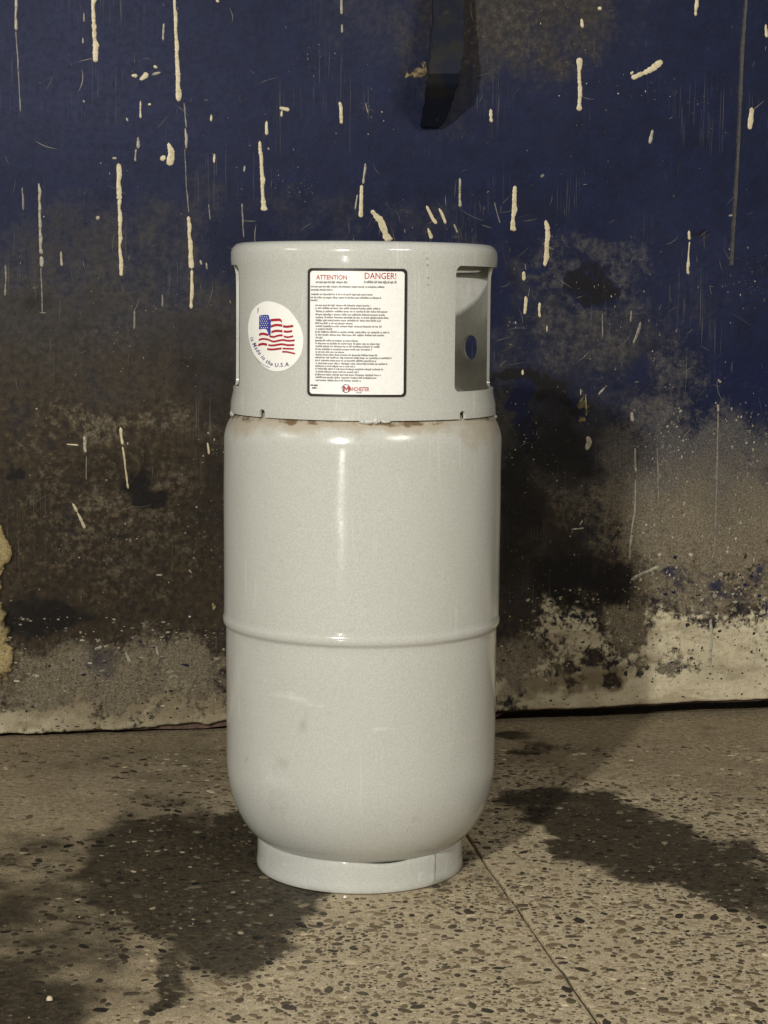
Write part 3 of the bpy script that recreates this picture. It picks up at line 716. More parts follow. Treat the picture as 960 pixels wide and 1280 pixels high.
# shallow dents, plus thickness of the dried cement
P[..., 1] += -(fbm(S * 3 + 7, Z * 3 + 2, 71, 3) - 0.5) * 0.006 - 0.0012 * sstep(0.35, 0.6, pale) * (0.4 + fine)
P[..., 1] -= 0.0065 * sstep(.4, .7, ochre) * (PXw < 60) * (0.5 + fine)
Pb = P[:1].copy(); Pb[..., 1] = 0.012                   # returned lower edge gives the plate its thickness
P = np.concatenate([Pb, P], 0)
pad = lambda A: np.concatenate([A[:1], A], 0)
wme = grid_mesh(P[:, :, :])
plate = link('wall_plate', wme, M_wall, wall)
set_attr(wme, 'dirt', np.stack([pad(np.clip(q, -.5, 1.5)).reshape(-1) for q in (grime, pale, soot_dark)], 1))
set_attr(wme, 'dirt2', np.stack([pad(np.clip(q, -.5, 1.5)).reshape(-1) for q in (blue, ochre, brown)], 1))
set_attr(wme, 'dirt3', np.stack([pad(np.clip(q, -.5, 1.5)).reshape(-1) for q in (dust, tint, stain_w)], 1))

# paint drips: each a raised run of its own
def drip_mat(name, c, d):
    M = Mat(name, 0.42, 0.5)
    k = M.noise(170, 5, 0.7)
    M.color(M.mix(M.step(k, 0.42, 0.68), c, d)); M.bump(k, 0.2, 0.001); return M.m
M_cream = drip_mat('cream_paint', (0.60, 0.53, 0.355), (0.42, 0.35, 0.205))
M_dull = drip_mat('dull_cream_paint', (0.20, 0.18, 0.145), (0.085, 0.078, 0.068))
M_mid = drip_mat('greyed_cream_paint', (0.36, 0.33, 0.25), (0.16, 0.14, 0.10))
WPX = 1 / 835.0
def drip(path, wpx, mat, bulb=0.0, seed=0, name='paint_drip'):
    rnd = random.Random(seed + int(path[0][0] * 7 + path[0][1]))
    pts = [np.array(on_wall(*p)) for p in path]
    L = sum(np.linalg.norm(pts[i + 1] - pts[i]) for i in range(len(pts) - 1))
    n = max(6, min(70, int(L / 0.0018)))
    cum = np.concatenate([[0], np.cumsum([np.linalg.norm(pts[i + 1] - pts[i]) for i in range(len(pts) - 1)])])
    vv = []; ff = []; k = 6
    ph = rnd.uniform(0, 50)
    for i in range(n + 1):
        t = i / n
        x = np.interp(t * L, cum, [p[0] for p in pts]); zz = np.interp(t * L, cum, [p[1] for p in pts])
        j = max(0, min(len(pts) - 2, int(np.searchsorted(cum, t * L) - 1)))
        d = pts[j + 1] - pts[j]; d = d / (np.linalg.norm(d) + 1e-9); nrm = np.array([-d[1], d[0]])
        e = min(1.0, math.sqrt(max(min(t, 1 - t) * n / 1.6, 0.0)) + 0.02)
        wv = float(vnoise(np.array([t * L * 90 + ph]), np.array([ph]), 3)[0]); wv2 = float(vnoise(np.array([t * L * 300 + ph]), np.array([ph + 5]), 9)[0])
        rag = 0.30 * (float(vnoise(np.array([t * L * 900 + ph]), np.array([ph + 9]), 5)[0]) - 0.5)
        w = wpx * WPX * 0.5 * (0.42 + 0.62 * wv + 0.22 * wv2 + rag) * e * (0.80 + 0.25 * t)
        if bulb: w *= 1 + bulb * math.exp(-((t - 0.97) / 0.07)**2) + 0.6 * bulb * math.exp(-((t - 0.06) / 0.09)**2)
        w = max(w, 0.00025)
        cxo = (wv - 0.5) * wpx * WPX * 0.35
        for q in range(k):
            a = math.pi * q / (k - 1)
            u = math.cos(a) * w + cxo; hgt = math.sin(a) * min(w * 0.30, 0.0007) + 0.0001
            vv.append((x + nrm[0] * u, hgt_y(x + nrm[0] * u, zz + nrm[1] * u) - hgt, zz + nrm[1] * u))
    for i in range(n):
        for q in range(k - 1): ff.append((i * k + q, i * k + q + 1, (i + 1) * k + q + 1, (i + 1) * k + q))
    ff.append(tuple(range(k))); ff.append(tuple(range(n * k, n * k + k))[::-1])
    return link(name, recalc(from_py(vv, ff)), mat, wall)
Ygrid = P[1:, :, 1]
zfrac = np.concatenate([np.linspace(0, 1.13, 378), np.linspace(1.15, 1.7, 14)])
def hgt_y(x, zz):                                       # plate surface at (x, z)
    i = int(np.clip(np.searchsorted(sx, x) - 1, 0, len(sx) - 2)); e = edge[i]
    zf = (zz - e) * 1.7 / (1.7 - e)
    j = int(np.clip(np.searchsorted(zfrac, zf) - 1, 0, len(zfrac) - 2))
    fx = np.clip((x - sx[i]) / (sx[i + 1] - sx[i]), 0, 1); fz = np.clip((zf - zfrac[j]) / (zfrac[j + 1] - zfrac[j]), 0, 1)
    return float((Ygrid[j, i] * (1 - fx) + Ygrid[j, i + 1] * fx) * (1 - fz) + (Ygrid[j + 1, i] * (1 - fx) + Ygrid[j + 1, i + 1] * fx) * fz)
C, D_, G = M_cream, M_dull, M_mid
DR = [
    ([(20, -14), (20, 38)], 4, G, 0), ([(20, 38), (23, 90), (26, 140)], 1.8, D_, .6), ([(117, -20), (117, 10), (120, 78)], 7, C, .4), ([(105, 15), (105, 28)], 3, D_, 0), ([(104, 47), (104, 55)], 3, G, 0),
    ([(205, 29), (204, 51)], 3.4, G, 0), ([(218, -16), (220, 40), (223, 127)], 5.5, C, .2), ([(230, 128), (233, 160)], 2.2, D_, 0), ([(232, 160), (233, 186)], 3.6, G, 0), ([(231, 186), (233, 232), (236, 266)], 1.6, D_, 0),
    ([(236, 270), (239, 336)], 6, C, .1), ([(240, 337), (239, 386)], 4.4, C, .1), ([(148, 204), (149, 250)], 7, C, .1), ([(149, 248), (150, 300), (152, 345)], 5, C, .3), ([(49, 229), (51, 318)], 4.2, G, 0), ([(51, 320), (52, 334)], 5, G, 0), ([(51, 334), (53, 391)], 1.8, D_, 0),
    ([(28, 234), (29, 263)], 2.4, D_, 0), ([(76, 314), (77, 333)], 3, G, 0), ([(7, 331), (8, 350)], 3.4, D_, 0), ([(8, 348), (6, 370)], 3, D_, 0), ([(176, 126), (176, 148)], 3.6, C, 0), ([(173, 171), (172, 186)], 4, G, 0), ([(170, 186), (169, 202)], 3, G, 0),
    ([(200, 197), (207, 199)], 7, C, 0), ([(212, 178), (213, 193), (211, 207)], 8, C, 0), ([(164, 94), (172, 95)], 5, C, 0), ([(174, 99), (186, 93)], 7, C, 0), ([(192, 82), (197, 84)], 6, C, 0), ([(190, 94), (201, 90)], 3, G, 0),
    ([(264, 143), (264, 152)], 3.6, C, 0), ([(268, 192), (268, 204)], 4, C, 0), ([(325, 176), (327, 200), (330, 264)], 6.5, C, .3), ([(333, 151), (333, 169)], 4.4, C, 0), ([(335, 184), (337, 187)], 4, G, 0), ([(349, 135), (362, 138)], 5, C, 0), ([(353, 138), (352, 146)], 4, C, 0),
    ([(425, 127), (427, 155)], 4.6, C, .3), ([(457, 128), (460, 142)], 2, D_, 0), ([(427, -6), (427, 18)], 4, G, 0), ([(428, 30), (428, 41)], 4, G, 0), ([(457, 204), (454, 230)], 3.4, G, 0), ([(452, 231), (451, 272)], 6, C, .2), ([(447, 243), (444, 262)], 2.6, G, 0),
    ([(305, 215), (306, 207)], 3, G, 0), ([(302, 254), (305, 297)], 2.6, D_, 0), ([(465, 262), (473, 272), (481, 288), (486, 302)], 11, C, 0), ([(168, 388), (168, 412)], 3, D_, 0), ([(203, 368), (203, 384)], 2.6, D_, 0), ([(250, 325), (252, 331)], 3, G, 0), ([(258, 328), (259, 337)], 3, G, 0), ([(261, 255), (263, 275)], 2, D_, 0),
    ([(270, 0), (274, 2)], 5, C, 0), ([(120, 271), (124, 274)], 5, G, 0), ([(140, 198), (146, 198)], 3, G, 0), ([(104, 125), (106, 128)], 3, G, 0), ([(158, 147), (160, 152)], 3, G, 0), ([(186, 129), (187, 132)], 4, C, 0),
    ([(727, 23), (728, 35)], 5, C, 0), ([(871, -14), (870, 20)], 5, C, 0), ([(747, 10), (752, 11)], 6, C, 0), ([(723, 72), (725, 100), (725, 139)], 7, C, .5), ([(789, 98), (800, 92), (815, 86), (828, 76)], 9, C, 0), ([(792, 90), (788, 93)], 5, C, 0),
    ([(940, 134), (938, 147), (937, 162)], 7, C, 0), ([(614, 136), (615, 153)], 6.5, C, 0), ([(816, 162), (812, 180)], 5, G, 0), ([(575, 222), (575, 259)], 3.6, G, .3), ([(644, 232), (643, 250), (641, 289)], 7, C, .3), ([(533, 257), (541, 274), (546, 280)], 4.6, C, 0), ([(535, 285), (539, 299)], 4.6, C, 0), ([(549, 260), (557, 280)], 3.6, C, 0), ([(567, 280), (572, 291)], 3, G, 0),
    ([(618, 253), (625, 279)], 2, D_, 0), ([(683, 275), (684, 300), (682, 333)], 7, C, .3), ([(861, 288), (862, 300)], 4.4, C, 0), ([(862, 302), (860, 330)], 2.8, C, 0), ([(860, 326), (860, 343)], 5, C, 0), ([(654, 339), (655, 351)], 5, C, 0), ([(657, 370), (656, 393)], 4.6, C, 0), ([(674, 378), (675, 397)], 4.4, C, .2),
    ([(789, 388), (788, 403)], 2.6, D_, 0), ([(801, 402), (797, 415), (792, 430)], 4, D_, 0), ([(684, 407), (684, 415)], 3, C, 0), ([(753, 392), (753, 422)], 1.6, D_, 0), ([(676, 222), (680, 218)], 4, D_, 0), ([(927, 52), (930, 55)], 7, G, 0), ([(958, 30), (958, 47)], 5, C, 0), ([(653, 462), (653, 469)], 3, C, 0), ([(911, 270), (918, 268)], 3, G, 0), ([(898, 474), (902, 478)], 5, G, 0),
    ([(735, 545), (736, 553), (734, 563)], 8, G, .2), ([(790, 515), (791, 527)], 6, G, 0), ([(732, 493), (733, 513)], 1.8, G, 0), ([(726, 486), (726, 494)], 2.4, G, 0), ([(748, 494), (756, 484)], 3, G, 0), ([(150, 534), (153, 556)], 3.6, C, 0), ([(153, 558), (157, 585), (160, 611)], 2.6, C, 0), ([(91, 629), (97, 640)], 4.4, C, 0), ([(97, 640), (101, 650), (106, 661)], 3.6, C, 0),
    ([(83, 555), (98, 556)], 2.6, C, 0), ([(105, 545), (107, 566)], 5, G, 0), ([(259, 553), (261, 568)], 2.6, C, 0), ([(108, 570), (108, 600)], 2, D_, 0), ([(794, 560), (795, 590)], 3.4, G, 0), ([(795, 600), (794, 640), (789, 668)], 2.6, G, 0), ([(789, 668), (787, 700)], 3.4, G, 0), ([(822, 560), (824, 626)], 2.4, D_, 0), ([(898, 516), (897, 600), (894, 690)], 3, D_, 0), ([(889, 774), (889, 800), (886, 834)], 5.5, G, 0), ([(898, 505), (899, 515)], 5, G, 0),
    ([(714, 662), (730, 660)], 2.4, G, 0), ([(724, 657), (728, 650)], 3.6, G, 0), ([(788, 725), (806, 716), (825, 708)], 4.4, G, 0), ([(163, 672), (164, 678)], 3.6, D_, 0), ([(195, 718), (203, 718)], 4, G, 0), ([(236, 712), (240, 716)], 3.6, G, 0), ([(196, 808), (198, 820)], 5, G, 0), ([(157, 815), (163, 828)], 4.6, G, 0), ([(118, 812), (128, 808)], 5, G, 0), ([(40, 843), (50, 845)], 7, G, 0),
]
for i, (pt, wpx, mt, bl) in enumerate(DR): drip(pt, wpx, mt, bl, i)

# thin ridge where two plates meet, at the upper right
M_seam = plain_mat('seam_steel', (0.040, 0.038, 0.038), 0.5, 0.35, 160, 0.4)
def strip(path, wpx, hgt, mat, name):
    vv = []; ff = []
    pts = [on_wall(*p) for p in path]; n = 40
    for i in range(n + 1):
        t = i / n * (len(pts) - 1); j = min(int(t), len(pts) - 2); q = t - j
        x = pts[j][0] * (1 - q) + pts[j + 1][0] * q; zz = pts[j][1] * (1 - q) + pts[j + 1][1] * q
        w = wpx * WPX * 0.5 * random.uniform(0.8, 1.2); b = hgt_y(x, zz)
        vv += [(x - w, b + .0002, zz), (x - w * .6, b - hgt, zz), (x + w * .6, b - hgt, zz), (x + w, b + .0002, zz)]
    for i in range(n):
        for q in range(3): ff.append((i * 4 + q, i * 4 + q + 1, i * 4 + q + 5, i * 4 + q + 4))
    return link(name, recalc(from_py(vv, ff, True, 40)), mat, wall)
strip([(934, -16), (928, 60), (923, 180), (914, 332)], 6, 0.0022, M_seam, 'plate_seam')

# chips, flecks and hairline scratches: too many and too small to pick apart
def fleck_mat():
    M = Mat('paint_flecks', 0.6, 0.2)
    a = M.n('ShaderNodeAttribute', attribute_name='tone'); M.color(a.outputs['Color']); return M.m
M_fleck = fleck_mat()
frnd = random.Random(99)
fv = []; ff = []; ft = []
PALE = np.array([0.42, 0.385, 0.29]); GREY = np.array([0.17, 0.16, 0.135]); TAN = np.array([0.30, 0.26, 0.18]); DARKF = np.array([0.030, 0.024, 0.017]); BLUEF = np.array([0.010, 0.014, 0.045])
regions = [  # x0, x1, y0, y1, count, min px, max px, vertical stretch, tones
    (0, 960, 0, 330, 190, .5, 1.7, 1.3, (PALE, GREY, GREY)), (0, 290, 330, 560, 120, .5, 1.5, 1.2, (GREY, GREY, TAN)), (0, 285, 500, 770, 170, .6, 2.2, 1.0, (GREY, TAN, TAN)),
    (0, 285, 770, 890, 420, .7, 4.0, 0.7, (TAN, GREY, PALE, DARKF)), (0, 285, 850, 915, 150, .8, 3.6, 0.6, (DARKF, DARKF, TAN)), (780, 960, 500, 770, 560, .5, 3.0, 1.3, (PALE, GREY, TAN, TAN)),
    (625, 800, 480, 760, 170, .5, 2.0, 1.1, (GREY, TAN, PALE)), (625, 960, 735, 815, 330, .8, 4.2, 0.9, (TAN, PALE, DARKF, GREY)), (625, 960, 800, 885, 190, .7, 3.4, 0.8, (DARKF, TAN * .5, PALE)),
    (625, 960, 300, 500, 170, .5, 1.8, 1.5, (GREY, PALE, GREY)), (780, 960, 690, 850, 120, 1.5, 5.5, 1.0, (TAN, BLUEF, DARKF, PALE)), (80, 280, 790, 860, 50, 2.0, 6.5, 0.7, (TAN, GREY, BLUEF, TAN))]
for (x0, x1, y0, y1, cnt, mn, mx, st, tones) in regions:
    hubs = [(frnd.uniform(x0, x1), frnd.uniform(y0, y1)) for _ in range(max(3, cnt // 14))]
    for _ in range(int(cnt * 1.6)):
        if frnd.random() < 0.6:
            h = frnd.choice(hubs); px = frnd.gauss(h[0], 16); py = frnd.gauss(h[1], 13)
            if not (x0 <= px <= x1 and y0 <= py <= y1): continue
        else: px, py = frnd.uniform(x0, x1), frnd.uniform(y0, y1)
        s_, z_ = on_wall(px, py)
        if z_ < float(np.interp(s_, sx, edge)) + 0.004: continue
        r = (mn + (mx - mn) * frnd.random()**3.2) * WPX * 0.62
        c = frnd.choice(tones) * frnd.uniform(0.45, 1.1)
        n = frnd.randint(5, 8); b = len(fv); rot = frnd.uniform(0, 6.28); el = frnd.uniform(0.6, 1.6); y_ = hgt_y(s_, z_)
        fv.append((s_, y_ - 0.0004, z_)); ft.append(c)
        for k in range(n):
            t = 2 * math.pi * k / n + rot; q = r * frnd.uniform(0.55, 1.25)
            fv.append((s_ + q * math.cos(t) / math.sqrt(st) * el**.5, y_ - 0.00012, z_ + q * math.sin(t) * st / el**.5)); ft.append(c)
        for k in range(n): ff.append((b, b + 1 + k, b + 1 + (k + 1) % n))
me = recalc(from_py(fv, ff, False)) if False else from_py(fv, ff, False)
set_attr(me, 'tone', np.array(ft)); tag(link('paint_flecks', me, M_fleck, wall), kind='stuff')
fv = []; ff = []; ft = []
for q in range(300):
    if q < 120: px, py = frnd.uniform(0, 960), frnd.uniform(0, 480)
    elif q < 200: px, py = frnd.gauss(560, 90), frnd.gauss(285, 40)
    else: px, py = frnd.uniform(620, 960), frnd.uniform(300, 720)
    if q % 9 == 0: px, py = frnd.uniform(0, 285), frnd.uniform(300, 640)
    L = frnd.uniform(6, 46) * frnd.random(); a = frnd.choice([frnd.gauss(-0.35, .5), frnd.gauss(1.5, .15), frnd.uniform(-1.6, 1.6)]); cv = frnd.uniform(-.5, .5)
    wd = frnd.uniform(0.22, 0.55) * WPX; tone = (GREY if frnd.random() < .8 else PALE) * frnd.uniform(0.25, 0.75); b = len(fv); n = 7
    for k in range(n):
        t = k / (n - 1); aa = a + cv * (t - .5)
        x = px + math.cos(aa) * L * (t - .5); y = py + math.sin(aa) * L * (t - .5)
        s_, z_ = on_wall(x, y); w_ = wd * (1 - abs(2 * t - 1)**2) * frnd.uniform(.5, 1.0) + 0.00003
        nx_, nz_ = math.sin(aa), math.cos(aa)
        for sg in (-1, 1): fv.append((s_ + sg * w_ * nx_, hgt_y(s_, z_) - 0.00018, z_ + sg * w_ * nz_)); ft.append(tone)
    for k in range(n - 1): ff.append((b + 2 * k, b + 2 * k + 1, b + 2 * k + 3, b + 2 * k + 2))
me = from_py(fv, ff, False); set_attr(me, 'tone', np.array(ft)); tag(link('hairline_scratches', me, M_fleck, wall), kind='stuff')

# bent steel hook welded on the plate
def hook():
    M = Mat('hook_steel', 0.65, 0.2)
    k = M.noise(60, 6, 0.7); k2 = M.noise(12, 4, 0.6)
    c = M.mix(M.step(k2, 0.45, 0.6), (0.0065, 0.0090, 0.020), (0.017, 0.016, 0.016))
    c = M.mix(M.step(k, 0.62, 0.7), c, (0.070, 0.048, 0.030)); M.color(c); M.bump(k, 0.3, 0.002)
    # side profile: (offset out of the wall, photo height along its own centre line)
    st = [  # left px, right px, y, stand-off
        (548, 588, -110, 0.012), (543, 584, -30, 0.050), (541, 581, 30, 0.076), (537, 580, 70, 0.092), (537, 575, 92, 0.094), (533, 573, 106, 0.084), (531, 566, 128, 0.052), (525, 553, 158, 0.012)]
    th = 0.008; vv = []; ff = []
    def lerp(i, t): return tuple(st[i][q] * (1 - t) + st[i + 1][q] * t for q in range(4))
    prof = [lerp(i, t / 4) for i in range(len(st) - 1) for t in range(4)] + [st[-1]]
    for (l, r, y, off) in prof:
        jl = random.uniform(-1.2, 1.2); jr = random.uniform(-1.8, 1.4)
        for (px, dd) in ((l + jl, off), (r + jr, off), (r + jr, off - th), (l + jl, off - th)):
            s, zz = on_wall(px, y, off); vv.append((s, -dd, zz))
    n = len(prof)
    for i in range(n - 1):
        for q in range(4): ff.append((i * 4 + q, i * 4 + (q + 1) % 4, (i + 1) * 4 + (q + 1) % 4, (i + 1) * 4 + q))
    ff += [(0, 1, 2, 3), tuple(range(n * 4 - 4, n * 4))[::-1]]
    me = recalc(from_py(vv, ff, False))
    bm = bmesh.new(); bm.from_mesh(me)
    ed = [e for e in bm.edges if e.calc_face_angle(0) > R_(50)]
    bmesh.ops.bevel(bm, geom=ed, offset=0.0010, segments=2, affect='EDGES'); bm.to_mesh(me); bm.free()
    me.polygons.foreach_set('use_smooth', [True] * len(me.polygons)); me.set_sharp_from_angle(angle=R_(30))
    h = link('bent_hook', me, M.m, wall)
    # rust scab beside the bend
    rm = Mat('rust_scab', 0.8, 0.3); kk = rm.noise(150, 6, 0.7)
    rm.color(rm.mix(rm.step(kk, 0.35, 0.65), (0.09, 0.055, 0.030), (0.34, 0.26, 0.16))); rm.bump(kk, 0.8, 0.003)
    vv = []; ff = []; cx_, cz_ = on_wall(524, 90)
    for i in range(5):
        for j in range(14):
            t = 2 * math.pi * j / 14; q = i / 4
            rr_ = (0.0085 + 0.002 * math.sin(3 * t + 1) + random.uniform(-.0008, .0008)) * q
            x = cx_ + rr_ * math.cos(t) * 1.15 + rr_ * .4 * math.sin(t); zz = cz_ + rr_ * math.sin(t) * 0.85
            vv.append((x, hgt_y(x, zz) + 0.0004 - 0.0045 * (1 - q * q), zz))
    for i in range(4):
        for j in range(14): ff.append((i * 14 + j, i * 14 + (j + 1) % 14, (i + 1) * 14 + (j + 1) % 14, (i + 1) * 14 + j))
    link('rust_scab', recalc(from_py(vv, ff)), rm.m, h)
hook()

# rusted rail behind the chewed lower edge, and the sill that closes the gap
Mr = Mat('rusted_rail', 0.85, 0.25); k = Mr.noise(45, 7, 0.7)
Mr.color(Mr.mix(Mr.step(k, 0.35, 0.68), (0.065, 0.036, 0.028), (0.17, 0.115, 0.085))); Mr.bump(k, 0.8, 0.004)
n = 220; vv = []; ff = []
for i in range(n + 1):
    x = -1.9 + 3.8 * i / n; e = float(np.interp(x, sx, edge))
    lo = max(0.0010 + 0.006 * float(fbm(np.array([x * 14 + 70]), np.array([2.0]), 15, 3)[0]), e - 0.0135 - 0.004 * random.random())
    if x > 0.32: lo = max(lo, e - 0.0050)
    y0 = 0.0075 + 0.004 * float(fbm(np.array([x * 20 + 7]), np.array([9.0]), 25, 3)[0])
    vv += [(x, y0, e + 0.02), (x, y0, lo), (x, y0 + 0.05, lo), (x, y0 + 0.05, e + 0.02)]
for i in range(n):
    for q in range(3): ff.append((i * 4 + q, i * 4 + q + 1, i * 4 + q + 5, i * 4 + q + 4))
link('bottom_rail', recalc(from_py(vv, ff, True, 40)), Mr.m, wall)
Ms = plain_mat('dark_recess_steel', (0.03, 0.026, 0.022), 0.8, 0.3, 60, 0.4)
link('back_plate', from_py([(-1.9, 0.075, -0.002), (1.9, 0.075, -0.002), (1.9, 0.075, 0.3), (-1.9, 0.075, 0.3), (-1.9, 0.1, -0.002), (1.9, 0.1, -0.002), (1.9, 0.1, 0.3), (-1.9, 0.1, 0.3)],
                           [(0, 1, 2, 3), (5, 4, 7, 6), (3, 2, 6, 7), (1, 5, 6, 2), (4, 0, 3, 7)], False), Ms, wall)

# ================================================================== FLOOR (worn concrete, exposed aggregate)
J0, J1 = on_floor(590, 1052), on_floor(750, 1280)      # the joint between the two slabs
jd = (J1 - J0); jd[2] = 0; jd /= np.linalg.norm(jd); jn = np.array([-jd[1], jd[0], 0])
if jn[0] < 0: jn = -jn
floor = tag(empty('floor'), kind='structure')
stain_dark_l = [(130, 955, 220, 40, 0, .40, .9), (50, 1170, 190, 130, 0, .66, .9), (230, 1240, 110, 60, 0, .40, .9), (680, 945, 90, 22, -8, .45, .9), (900, 915, 140, 12, -3, .40, .9), (640, 1120, 60, 40, 40, .34, .9), (540, 1240, 50, 26, 10, .36, .9), (180, 1025, 90, 34, -25, .55, .8), (110, 1010, 60, 30, 0, .3, .9), (330, 1085, 110, 90, -20, 1, .30), (262, 1140, 130, 75, 15, .95, .35), (205, 1085, 120, 70, -10, .85, .5), (195, 1245, 14, 26, 25, .9, .5), (215, 1210, 30, 26, 30, .85, .5), (60, 1110, 110, 90, 0, .55, .8),
           (790, 1055, 110, 52, 18, .95, .32), (720, 1010, 90, 34, 8, .9, .4), (900, 1100, 90, 46, 20, .9, .4), (660, 1035, 60, 12, -12, .7, .6), (950, 1130, 60, 40, 20, .8, .5), (600, 1075, 40, 30, 10, .55, .6),
           (20, 1265, 100, 90, 0, 1.0, .7), (60, 1180, 110, 60, 20, .7, .8), (20, 1060, 60, 40, 0, .55, .8), (130, 965, 90, 14, 0, .35, .9), (30, 1040, 60, 26, -30, .35, .8), (250, 930, 40, 16, 0, .4, .9), (655, 930, 40, 14, -10, .75, .7), (550, 1110, 50, 16, -20, .45, .8), (465, 1255, 22, 14, 10, .4, .8), (590, 1262, 14, 14, 0, .5, .7)]  # also darkens the near left corner and the floor behind the cylinder
def floor_masks(Pw):
    px, py = project(Pw); x, y = Pw[:, 0], Pw[:, 1]
    a = fbm(x * 14 + 5, y * 14 + 8, 81, 5); b = fbm(x * 14 + 55, y * 14 + 58, 83, 5)
    X = px + (a - .5) * 80; Y = py + (b - .5) * 60
    st = blobs(X, Y, stain_dark_l) * (py < 1500)
    st = np.clip(st - blobs(X, Y, [(660, 1052, 36, 20, 0, .8, .5), (55, 1000, 70, 22, -20, .5, .7)]), 0, 1)
    st = st * (0.62 + 0.60 * fbm(x * 16 + 9, y * 16 + 1, 95, 4))
    fr = py + (a - .5) * 140
    expo = sstep(985, 1080, fr) * (0.35 + 0.65 * sstep(0.33, 0.52, fbm(x * 5 + 2, y * 5 + 77, 91, 4)))   # aggregate laid bare, else dusty skin
    expo = np.maximum(expo, st * 0.95)
    expo = np.where(px + (b - .5) * 200 < 130, expo * 0.45, expo)
    expo = np.maximum(expo, sstep(500, 660, px) * sstep(940, 1000, fr) * 0.7)
    expo = np.maximum(expo, sstep(380, 520, px) * sstep(1100, 1150, py) * 0.9)
    dust = 1 - sstep(930, 1040, fr)
    lf = 1 - sstep(60, 330, px + (a - .5) * 260)
    dust = np.maximum(dust, lf * 0.9)
    expo = expo * (1 - 0.65 * lf) * (0.55 + 0.9 * sstep(0.36, 0.56, fbm(x * 11 + 21, y * 11 + 3, 97, 4)))
    return st, expo, dust
def floor_mat(name, stone):
    M = Mat(name, 0.8, 0.3)
    n1 = M.noise(28, 7, 0.65); n2 = M.noise(120, 6, 0.7); n3 = M.noise(700, 3, 0.6)
    sub = lambda x, k: M.math('MULTIPLY', M.math('SUBTRACT', x, 0.5), k)
    st, ex, du = M.attr('wear')
    c = M.mix(M.step(n2, 0.3, 0.7), (0.27, 0.212, 0.130), (0.54, 0.455, 0.310))
    c = M.mix(M.step(n1, 0.35, 0.7), c, (0.44, 0.365, 0.24))
    # sand grains and crumbs of aggregate too small to be pieces of their own
    vd = M.n('ShaderNodeTexVoronoi', feature='F1'); vd.inputs['Scale'].default_value = 230; M.l(M.co(), vd.inputs['Vector'])
    hsv = M.n('ShaderNodeSeparateColor'); M.l(vd.outputs['Color'], hsv.inputs[0])
    dk = M.math('MULTIPLY', M.step(hsv.outputs[0], 0.70, 0.74), M.step(vd.outputs['Distance'], 0.42, 0.30))
    c = M.mix(M.math('MULTIPLY', dk, M.math('MULTIPLY', ex, 0.8)), c, (0.055, 0.047, 0.036))
    lt = M.math('MULTIPLY', M.step(hsv.outputs[1], 0.80, 0.84), M.step(vd.outputs['Distance'], 0.45, 0.32))
    c = M.mix(M.math('MULTIPLY', lt, M.math('MULTIPLY', ex, 0.7)), c, (0.46, 0.41, 0.31))
    dirt = M.step(M.math('ADD', n1, sub(n2, 0.5)), 0.56, 0.72)
    c = M.mix(M.math('MULTIPLY', dirt, 0.55), c, (0.095, 0.068, 0.036))
    c = M.mix(M.math('MULTIPLY', du, 0.68), c, M.mix(M.step(n2, .3, .7), (0.100, 0.070, 0.034), (0.30, 0.24, 0.15)))
    sj = M.math('ADD', st, M.math('ADD', sub(n1, 0.6), sub(n2, 0.5)))
    k = M.math('MULTIPLY', M.step(sj, 0.28, 0.72), 0.93)
    c = M.mix(k, c, M.mix(M.step(n2, 0.35, 0.7), (0.014, 0.0105, 0.006), (0.046, 0.035, 0.020)))
    gr = M.step(n3, 0.35, 0.65)
    c = M.mix(0.55, c, M.mix(gr, (0, 0, 0), (1, 1, 1)), 'SOFT_LIGHT')
    M.color(c)
    M.rough(M.math('SUBTRACT', 0.86, M.math('MULTIPLY', k, 0.28)))
    M.bump(M.math('ADD', M.math('MULTIPLY', n2, 0.6), M.math('MULTIPLY', n1, 0.8)), 0.8, 0.003)
    return M.m
M_floor = floor_mat('worn_concrete', False)
def relief(x, y):
    return (fbm(x * 22 + 3, y * 22 + 4, 101, 4) - 0.5) * 0.0020 + (fbm(x * 5, y * 5, 103, 3) - 0.5) * 0.0020 - 0.0012
def slab(side):
    g = 0.0016
    if side > 0: us = np.concatenate([[g, g + .0008, g + .002], np.arange(g + .005, 0.75, 0.0045), np.linspace(0.78, 2.6, 20)])
    else: us = np.concatenate([np.linspace(-2.6, -0.98, 18), np.arange(-0.95, -g - .005, 0.0045), [-g - .002, -g - .0008, -g]])
    vs_ = np.concatenate([np.linspace(-3.0, -1.10, 18), np.arange(-1.08, 0.50, 0.0045), np.linspace(0.53, 2.6, 20)])
    U, Vv = np.meshgrid(us, vs_)
    wob = (fbm(Vv * 25 + 4, Vv * 0 + 6, 111, 3) - 0.5) * 0.0032
    near = np.exp(-np.abs(U) / 0.01)
    W = J0[None, None, :] + (U + wob * near)[..., None] * jn + Vv[..., None] * jd
    W[..., 2] = relief(W[..., 0], W[..., 1])
    e = np.abs(U) - g
    W[..., 2] -= np.where(e < 0.0006, 0.0018, 0) + np.where((e >= .0006) & (e < .0015), 0.0007, 0)
    # rim wall down into the joint
    i = 0 if side > 0 else -1
    col = W[:, i:i + 1] if side > 0 else W[:, -1:]
    low = col.copy(); low[..., 2] = -0.012
    W = np.concatenate([low, W], 1) if side > 0 else np.concatenate([W, low], 1)
    me = grid_mesh(W if side > 0 else W)
    N = W.reshape(-1, 3); st, ex, du = floor_masks(N)
    set_attr(me, 'wear', np.stack([st, ex, du], 1))
    bm = bmesh.new(); bm.from_mesh(me); bmesh.ops.recalc_face_normals(bm, faces=bm.faces)
    up_ = sum(f_.normal.z for f_ in list(bm.faces)[:2000])
    if up_ < 0: bmesh.ops.reverse_faces(bm, faces=bm.faces)
    bm.to_mesh(me); bm.free()
    return link('floor_slab', me, M_floor, floor)
